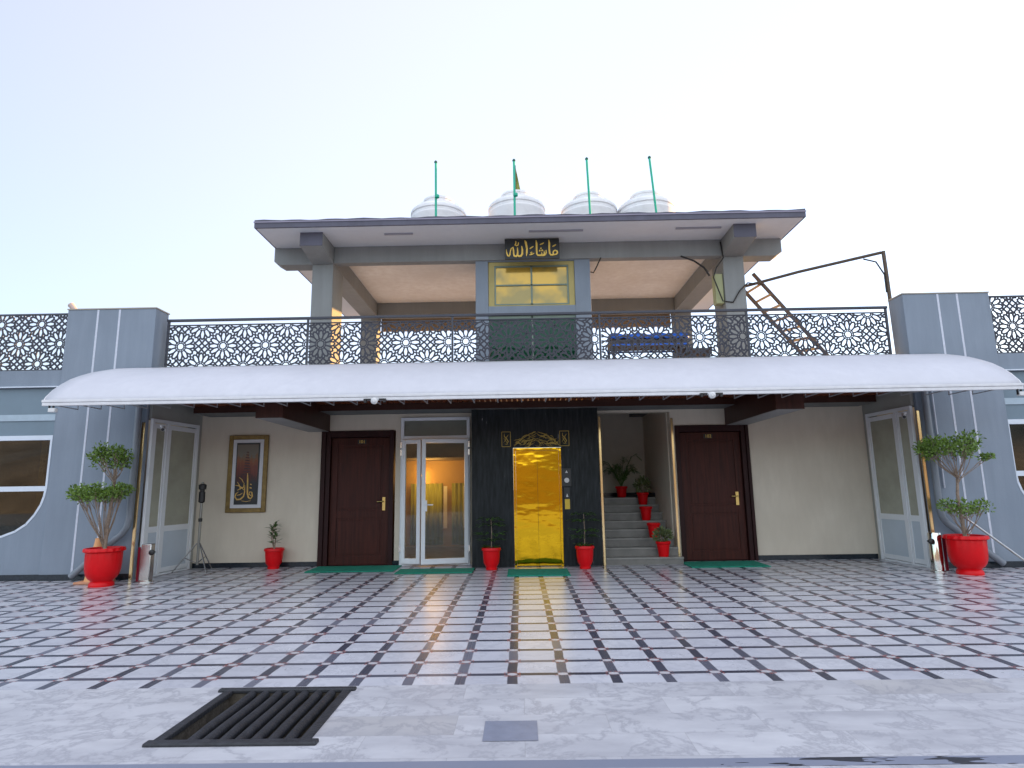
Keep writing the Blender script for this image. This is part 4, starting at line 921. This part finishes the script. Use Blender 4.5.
# ------------------------------------------------------------------ framed calligraphy picture
pc = thing('framed_picture', 'tall gold framed calligraphy painting with white mount on the cream wall', 'picture', (-5.29, 11.83, 1.02))
a, b, z0, z1 = -5.67, -4.90, 1.02, 2.50; fw = .085
c = MB()
for q in ((a,a+fw,z0,z1),(b-fw,b,z0,z1),(a+fw,b-fw,z0,z0+fw),(a+fw,b-fw,z1-fw,z1)): c.box(q[0],q[1],11.795,11.845,q[2],q[3])
build(c, 'frame', mat('antique gold frame', (.20,.135,.045), .45, .5, var=.3, scale=12, bump=.3), pc, bevel=.01)
c = MB(); c.box(a+fw, b-fw, 11.815, 11.84, z0+fw, z1-fw); build(c, 'mount', mat('white picture mount', (.62,.63,.66), .7, var=.03, bump=0), pc)
def art_mat():
    m, t, p = nodes('painted calligraphy ground'); tc = N(t, 'ShaderNodeTexCoord'); sp_ = N(t, 'ShaderNodeSeparateXYZ'); L(t, tc.outputs['Generated'], sp_.inputs[0])
    n = N(t, 'ShaderNodeTexNoise', Scale=7.0, Detail=6.0); L(t, tc.outputs['Generated'], n.inputs[0])
    ad = N(t, 'ShaderNodeMath', operation='MULTIPLY_ADD'); L(t, n.outputs[0], ad.inputs[0]); ad.inputs[1].default_value = .35; L(t, sp_.outputs[2], ad.inputs[2])
    cr = N(t, 'ShaderNodeValToRGB'); L(t, ad.outputs[0], cr.inputs[0]); e = cr.color_ramp.elements
    e[0].position = .50; e[0].color = (.008,.012,.016,1); e[1].position = 1.12 if False else 1.0; e[1].color = (.13,.11,.085,1)
    for ps, cl in ((.60,(.045,.008,.008,1)),(.74,(.13,.018,.008,1)),(.88,(.20,.05,.010,1)),(.96,(.16,.08,.035,1))):
        q = cr.color_ramp.elements.new(ps); q.color = cl
    L(t, cr.outputs[0], p.inputs['Base Color']); p.inputs['Roughness'].default_value = .35
    return m
c = MB(); c.box(a+.16, b-.16, 11.80, 11.814, z0+.15, z1-.15); build(c, 'canvas', mat('black painting border', (.012,.018,.020), .4), pc)
c = MB(); c.box(a+.18, b-.18, 11.796, 11.7995, z0+.17, z1-.18); build(c, 'painting', art_mat(), pc)
def pp(q): return (a + (q[0]-50)/345*.77, z1 - (q[1]-45)/700*1.48)
c = MB()
for k in range(9):
    wv = 20 + 6*k; zz = 200 + 25*k; c.ribbon([pp((222-wv/2, zz)), pp((222+wv/2, zz+4))], .018+.002*k, 11.7935-.0002*k, 11.7958)
build(c, 'painted_tower', mat('dark brown brush strokes', (.06,.02,.02), .5, var=.6, scale=20), pc)
c = MB()
for k, (pts, wd) in enumerate((([(230,392),(234,450),(236,520),(238,575),(250,612),(268,622),(282,600),(276,565),(258,560),(252,582),(272,596)], [8,16,18,18,18,18,16,14,12,12,6]),
   ([(212,500),(214,560),(206,600),(180,626),(150,628),(132,605),(140,575),(160,560)], [6,14,16,18,18,16,12,6]),
   ([(130,500),(160,505),(190,525),(208,545)], [6,12,12,5]), ([(150,545),(175,530),(200,520),(206,480)], [6,12,12,5]), ([(145,470),(165,500),(175,540)], [5,10,5]), ([(160,430),(185,450),(200,480)], [5,10,5]),
   ([(255,522),(272,528)], [14,14]), ([(258,492),(272,497)], [12,12]), ([(150,590),(175,585),(195,570)], [5,10,5]), ([(190,640),(230,648),(270,640)], [4,6,4]))):
    c.ribbon([pp(q) for q in pts], [v/345*.77*.7 for v in wd], 11.789-.0003*k, 11.7930)
build(c, 'gold_calligraphy', mat('dull gold paint', (.60,.38,.10), .5, .2, var=.3, scale=20), pc)

# ------------------------------------------------------------------ drain grate
gr = thing('drain_grate', 'black steel drain grate of round bars over a dirty pit in the white marble', 'drain grate', ((PITX0+PITX1)/2, (PITY0+PITY1)/2, 0))
c = MB()
c.box(-2.15, -1.17, 3.67, 3.735, -.01, .018); build(c, 'end_bar', BARB, gr, bevel=.008)
c = MB(); c.box(-2.18, -1.20, 4.60, 4.655, -.01, .018); build(c, 'end_bar', BARB, gr, bevel=.008)
for x in (-2.10, -1.255):
    c = MB(); c.box(x-.03, x+.03, 3.736, 4.599, -.02, .012); build(c, 'side_bar', BARB, gr, bevel=.006)
for k in range(7):
    x = -1.93 + .094*k
    c = MB(); rg_ = random.Random(k); c.tube([(x+rg_.uniform(-.006,.006), 3.736, -.02),(x,4.0,-.017),(x+rg_.uniform(-.004,.004),4.35,-.02),(x, 4.60, -.02)], .031, 10); build(c, 'bar', BARB, gr, smooth=True)

# ------------------------------------------------------------------ plants
POTP = [(.60,0),(.66,.0),(.67,.03),(.64,.09),(.57,.125),(.60,.155),(.74,.21),(.86,.30),(.93,.42),(.955,.58),(.965,.76),(.945,.88),(1.0,.90),(1.08,.915),(1.08,.965),(1.03,1.0),(.93,1.0),(.90,.92),(.0,.92)]
SMALLP = [(.60,0),(.64,.02),(.62,.12),(.66,.16),(.86,.30),(.94,.55),(.97,.78),(1.0,.86),(1.10,.88),(1.10,.95),(1.05,1.0),(.92,1.0),(.90,.9),(0,.9)]
CONEP = [(.66,0),(.68,.02),(.90,.80),(1.0,.82),(1.03,.84),(1.05,.97),(1.0,1.0),(.9,1.0),(.88,.88),(0,.88)]
def pot_parts(t, x, y, z, rad, h, prof, scallop=False):
    c = MB()
    wob = (lambda a, i: .028*math.sin(18*a) if 11 <= i <= 15 else (.008*math.sin(36*a) if 5 < i < 11 else 0)) if scallop else None
    c.lathe((x,y,z), [(r_*rad, q*h) for r_, q in prof], 72 if scallop else 28, wob); build(c, 'pot', REDPOT, t, smooth=True)
    c = MB(); c.lathe((x,y,z+h*.925), [(rad*.9,0),(rad*.9,.006),(0.01,.012)], 24); build(c, 'soil', SOIL, t)
def leaf_quad(mb, p, d, nrm, ln, wd):
    d = d.normalized(); s_ = d.cross(nrm)
    s_ = s_.normalized() if s_.length > 1e-4 else Vector((1,0,0)); up = s_.cross(d)
    V = [p, p + d*ln*.35 + s_*wd*.5 + up*wd*.12, p + d*ln*.75 + s_*wd*.38, p + d*ln - up*ln*.08, p + d*ln*.75 - s_*wd*.38, p + d*ln*.35 - s_*wd*.5 + up*wd*.12, p + d*ln*.5 - up*wd*.05]
    mb.add(V, [(0,1,6),(1,2,6),(2,3,6),(3,4,6),(4,5,6),(5,0,6)])
def rv(rg): 
    while True:
        q = Vector((rg.uniform(-1,1), rg.uniform(-1,1), rg.uniform(-1,1)))
        if .05 < q.length < 1: return q
def topiary(x, y, label, tiers, trunk, seed, potr=.262, poth=.58):
    rg = random.Random(seed)
    t = thing('potted_topiary', label, 'potted plant', (x, y, 0), 'cloud pruned trees in large red pots')
    pot_parts(t, x, y, 0, potr, poth, POTP, True)
    wood_ = MB(); wood_.tube([(x,y,poth*.9)] + [(x+a, y+b, z) for a, b, z in trunk], [.028 - .012*i/len(trunk) for i in range(len(trunk)+1)], 8)
    leaves = MB()
    for (cx, cy, cz, rx, rz, n, base, blobs) in tiers:
        cen = Vector((x+cx, y+cy, cz)); b0 = Vector((x+base[0], y+base[1], base[2]))
        bl = []
        for k in range(blobs):
            a = 2*PI*k/blobs + rg.uniform(-.3,.3); rr_ = rg.uniform(.35,1.0)**.5*rx*.82
            bl.append(cen + Vector((math.cos(a)*rr_, math.sin(a)*rr_, rg.uniform(-.5,.6)*rz)))
        for q in bl:
            mid = b0.lerp(q, .5) + Vector((rg.uniform(-.03,.03), rg.uniform(-.03,.03), -.04))
            wood_.tube([b0 + Vector((rg.uniform(-.02,.02),rg.uniform(-.02,.02),rg.uniform(-.05,.05))), mid, q - Vector((0,0,.02))], [.0065,.005,.003], 5)
            for _ in range(2):
                e = q + rv(rg)*.10; wood_.tube([mid.lerp(q,.4), e], [.005,.003], 4)
            nl = int(n/blobs)
            br = rg.uniform(.09,.15)*(rx/.32)**.5
            for _ in range(nl):
                v = rv(rg); v = v.normalized()*(.45+.55*rg.random()); p = q + Vector((v.x*br, v.y*br, v.z*br*.75))
                d = (v + rv(rg)*.9 + Vector((0,0,.35)))
                leaf_quad(leaves, p, d, rv(rg), rg.uniform(.035,.055), rg.uniform(.020,.030))
    build(wood_, 'trunk', BARK, t, smooth=True); build(leaves, 'foliage', LEAFA, t)
    return t
topiary(-6.55, 9.76, 'two tiered topiary tree in a big scalloped red pot by the left pillar',
    [(-.14,0,1.42,.42,.11,1900,(-.02,0,.62),24), (-.02,0,2.00,.30,.28,1250,(.05,0,1.60),18)], [(.01,0,.9),(.04,0,1.3),(.05,0,1.62),(.04,.0,1.8)], 11)
topiary(6.86, 9.76, 'topiary tree with a wide umbrella crown in a big red pot by the right pillar',
    [(-.10,0,1.93,.45,.20,2100,(.0,0,1.42),26), (.50,0,1.80,.08,.06,130,(.0,0,1.42),2), (.04,0,.99,.34,.11,620,(.02,0,.56),14)], [(-.02,0,.9),(-.03,0,1.2),(.0,0,1.42),(.0,0,1.6)], 23, .27)
def small_plant(x, y, z, r_, h, kind, label, seed, grp, pt='S', top=.55):
    rg = random.Random(seed); t = thing('potted_plant', label, 'potted plant', (x, y, z), grp)
    pot_parts(t, x, y, z, r_, h, SMALLP if pt == 'S' else CONEP)
    sm = MB(); lv = MB(); base = Vector((x, y, z+h*.9)); m = LEAFB
    if kind == 'broad':
        for s in range(3):
            tp = base + Vector((rg.uniform(-.07,.07), rg.uniform(-.06,.06), top*rg.uniform(.75,.92)-.1)); mid = base.lerp(tp,.5) + Vector((rg.uniform(-.05,.05),0,0)); sm.tube([base, mid, tp], [.010,.008,.005], 6)
            for k in range(15):
                q = .25+.75*k/14; p = base.lerp(mid, q*2) if q < .5 else mid.lerp(tp, q*2-1); a = rg.uniform(0, 2*PI)
                leaf_quad(lv, p, Vector((math.cos(a), math.sin(a)*.8, rg.uniform(-.1,.9))), Vector((0,0,1)), rg.uniform(.10,.16), rg.uniform(.035,.05))
    elif kind == 'layered':
        sm.tube([base, base+Vector((.01,0,top*.5)), base+Vector((0,0,top-.08))], [.010,.008,.005], 6)
        for lay, rad in ((.10,.10),(.24,.20),(.34,.24),(.50,.21),(.60,.18)):
            for k in range(48):
                a = rg.uniform(0, 2*PI); q = rad*rg.random()**.5; p = base + Vector((math.cos(a)*q, math.sin(a)*q, lay*top/.62 + rg.uniform(-.02,.02)-.05))
                leaf_quad(lv, p, Vector((math.cos(a), math.sin(a), rg.uniform(-.3,.25))), Vector((0,0,1)), rg.uniform(.07,.12), rg.uniform(.028,.04))
        m = LEAFB
    elif kind == 'bushy':
        for k in range(6): e = base + Vector((rg.uniform(-.1,.1), rg.uniform(-.08,.08), top*rg.uniform(.4,.8))); sm.tube([base, e], [.008,.004], 5)
        for k in range(170):
            v = rv(rg); p = base + Vector((v.x*.15, v.y*.13, top*.52 + v.z*top*.42)); leaf_quad(lv, p, v + Vector((0,0,.4)), rv(rg), rg.uniform(.06,.09), rg.uniform(.03,.045))
        m = LEAFV
    elif kind == 'palm':
        for k in range(15):
            a = 2*PI*k/15 + rg.uniform(-.2,.2); reach = rg.uniform(.28,.55); hh = rg.uniform(.40,.85)*top; prev = base
            pts = [base + Vector((math.cos(a)*reach*s, math.sin(a)*reach*s*.8, hh*math.sin(s*2.1)*1.0)) for s in (0,.15,.35,.55,.75,1.0)]
            sm.tube(pts, [.007,.006,.005,.004,.003,.002], 4)
            for i in range(2, 6):
                for s in (-1, 1):
                    for f_ in (0, .33, .66):
                        p = pts[i-1].lerp(pts[i], f_); d = (pts[i]-pts[i-1]).normalized(); sd_ = d.cross(Vector((0,0,1))).normalized()
                        leaf_quad(lv, p, d*.9 + sd_*s*.7 + Vector((0,0,-.15)), Vector((0,0,1)), rg.uniform(.11,.16), .018)
    build(sm, 'stem', BARK if kind != 'palm' else LEAFB, t); 
    if lv.v: build(lv, 'foliage', m, t)
    return t
small_plant(-4.60, 11.60, 0, .165, .37, 'broad', 'small red pot with upright dark leaves beneath the framed picture', 1, 'small red plant pots', top=.66)
small_plant(-.535, 11.02, 0, .155, .38, 'layered', 'red pot with a feathery plant left of the gold lift door', 2, 'small red plant pots', top=.60)
small_plant(1.105, 11.02, 0, .155, .39, 'layered', 'red pot with a feathery plant right of the gold lift door', 7, 'small red plant pots', top=.66)
g_ = 'red pots on the staircase'
small_plant(2.60, 11.54, .13, .13, .27, 'bushy', 'red pot with a bushy variegated plant on the lowest stair tread', 4, g_, 'C', .25)
small_plant(2.56, 12.10, .426, .125, .27, 'none', 'empty red pot on the stairs just above the lowest bushy one', 5, g_, 'C')
small_plant(2.54, 12.66, .722, .125, .27, 'none', 'empty red pot halfway up the stairs, third from the bottom', 6, g_, 'C')
small_plant(2.60, 13.22, 1.018, .125, .25, 'bushy', 'red pot with a pale variegated plant just below the stair landing', 8, g_, 'C', .36)
small_plant(2.24, 13.75, 1.166, .13, .24, 'palm', 'red pot with an arching palm on the stair landing', 9, g_, 'C', .86)

# plants inside the left wing window
for k, (x, y, lab) in enumerate(((-8.75, 10.95, 'dark leafy house plant behind the left curved window, nearer the pillar'), (-9.45, 10.95, 'dark leafy house plant behind the left curved window, farther from the pillar'))):
    rg = random.Random(40+k); t = thing('house_plant', lab, 'potted plant', (x, y, 0))
    c = MB(); c.lathe((x,y,0), [(.10,0),(.14,.02),(.17,.5),(.18,.52),(.15,.53),(0,.5)], 20); build(c, 'pot', mat('ochre planter', (.45,.25,.05), .6), t, smooth=True)
    lv = MB()
    for q in range(60): a = rg.uniform(0,2*PI); leaf_quad(lv, Vector((x,y,.55+rg.uniform(0,.3))), Vector((math.cos(a),math.sin(a),rg.uniform(.1,1.3))), rv(rg), rg.uniform(.18,.32), rg.uniform(.05,.08))
    build(lv, 'foliage', LEAFB, t)

# ------------------------------------------------------------------ steel bins, cone, stand
def bin_(x, y, round_, label):
    t = thing('pedestal_bin', label, 'pedestal bin', (x, y, 0), 'steel bins at the recess corners')
    c = MB()
    if round_: c.lathe((x,y,0), [(.095,0),(.095,.58),(.088,.60),(.05,.605)], 32)
    else: c.box(x-.085, x+.085, y-.06, y+.06, .02, .60)
    build(c, 'body', STEEL if round_ else CHROME, t, smooth=True, bevel=0 if round_ else .012)
    c = MB(); s = 1 if round_ else -1
    c.box(min(x+s*.10,x+s*.145), max(x+s*.10,x+s*.145), y-.03, y+.10, .01, .55); build(c, 'red_panel', REDP, t, bevel=.006)
    c = MB(); c.lathe((0,0,0), [(.02,0),(.045,.01),(.045,.035),(.02,.05)], 16); c.xf(Matrix.Translation((x-s*.12,y-.07,.47)) @ Matrix.Rotation(PI/2,4,'X')); c.bar((x-s*.12,y+.0,.47),(x-s*.12,y-.08,.47),.02); build(c, 'knob', BLACKP, t, smooth=True)
    c = MB(); c.lathe((x,y,0), [(.12,0),(.12,.02),(.09,.03)], 28); build(c, 'base', STEEL, t, smooth=True)
bin_(-6.08, 10.12, False, 'square steel pedestal bin with dark red side at the left recess corner')
bin_(6.60, 10.08, True, 'round polished steel pedestal bin beside the right red pot')
cn = thing('traffic_cone', 'faded orange traffic cone half hidden behind the left red pot', 'traffic cone', (-6.90, 10.12, 0))
c = MB(); c.lathe((-6.90,10.12,0), [(.16,.03),(.15,.06),(.055,.66),(.05,.70),(.03,.705)], 24); build(c, 'cone', CONEO, cn, smooth=True)
c = MB(); c.box(-7.12,-6.68,9.92,10.30,.0,.035); build(c, 'base', CONEB, cn, bevel=.01)
ts = thing('tripod_stand', 'grey tripod stand with a black clamp head by the left side door', 'tripod stand', (-5.88, 11.32, 0))
bx_, by_ = -5.88, 11.32
c = MB(); c.tube([(bx_,by_,.12),(bx_,by_,1.60)], .022, 10); build(c, 'pole', mat('grey steel tube', (.26,.26,.24), .4, .5), ts, smooth=True)
c = MB(); c.lathe((bx_,by_,1.22), [(.03,0),(.055,.02),(.055,.20),(.04,.21),(.04,.24),(.065,.25),(.07,.33),(.03,.35)], 14); build(c, 'clamp_head', BLACKP, ts, smooth=True)
c = MB(); c.lathe((bx_,by_,.88), [(.02,0),(.035,.01),(.035,.06),(.02,.07)], 10); build(c, 'collar', BLACKP, ts, smooth=True)
for a in (200, 320, 80):
    ca, sa = math.cos(R_(a)), math.sin(R_(a)); c = MB(); c.tube([(bx_+ca*.03,by_+sa*.03,.50),(bx_+ca*.40,by_+sa*.40,.012)], .012, 6); c.tube([(bx_+ca*.02,by_+sa*.02,.16),(bx_+ca*.22,by_+sa*.22,.25)], .008, 6); build(c, 'leg', CHROME, ts, smooth=True)

# ------------------------------------------------------------------ lobby furniture seen through the glass door
for k, (x0, x1) in enumerate(((-2.75,-1.95),(-1.72,-1.05))):
    c = MB(); n = 26
    for i in range(n+1):
        x = x0 + (x1-x0)*i/n; y = 15.45 + .035*math.sin(i*1.5)
        c.v.append((x, y, .05)); c.v.append((x, y, 1.55))
    for i in range(n): c.f.append((2*i, 2*i+2, 2*i+3, 2*i+1))
    o = build(c, 'curtain', CURT, smooth=True, origin=(x0,15.45,0)); o.modifiers.new('t','SOLIDIFY').thickness = .01
    tag(o, ('long yellow green curtain left of the white strip in the lobby', 'long yellow green curtain right of the white strip in the lobby')[k], 'curtain', 'lobby curtains')
for k, x in enumerate((-1.88, -1.38)):  # narrow upright white strips in front of the lobby curtains
    c = MB(); c.box(x-.045, x+.045, 15.38, 15.40, .45, 1.48); tag(build(c, 'white_strip', mat('plain white strip', (.8,.8,.8), .8), origin=(x,15.39,.45)), ('narrow white strip in the lobby nearer the wall lamp','narrow white strip in the lobby nearer the lift')[k], 'blind')
wl = thing('wall_sconce', 'glowing amber wall lamp seen through the glass entrance door', 'wall lamp', (-2.45, 15.55, 1.6))
c = MB(); c.box(-2.48,-2.42,15.5,15.6,1.60,1.66); build(c, 'bracket', BRASS, wl)
for z_, s in ((1.68, 1), (1.58, -1)):
    c = MB(); c.lathe((-2.45,15.45,z_), [(.03,0),(.05,s*.08),(.035,s*.17),(.01,s*.20)], 14); build(c, 'lamp_shade', emit('glowing amber glass', (1.0,.50,.12), 7), wl, smooth=True)
la = bpy.data.lights.new('lobby_light', 'POINT'); la.energy = 15; la.color = (1.0,.50,.14); la.shadow_soft_size = .4
lo_ = bpy.data.objects.new('lobby_light', la); COL.objects.link(lo_); lo_.location = (-2.2, 14.9, 1.9)
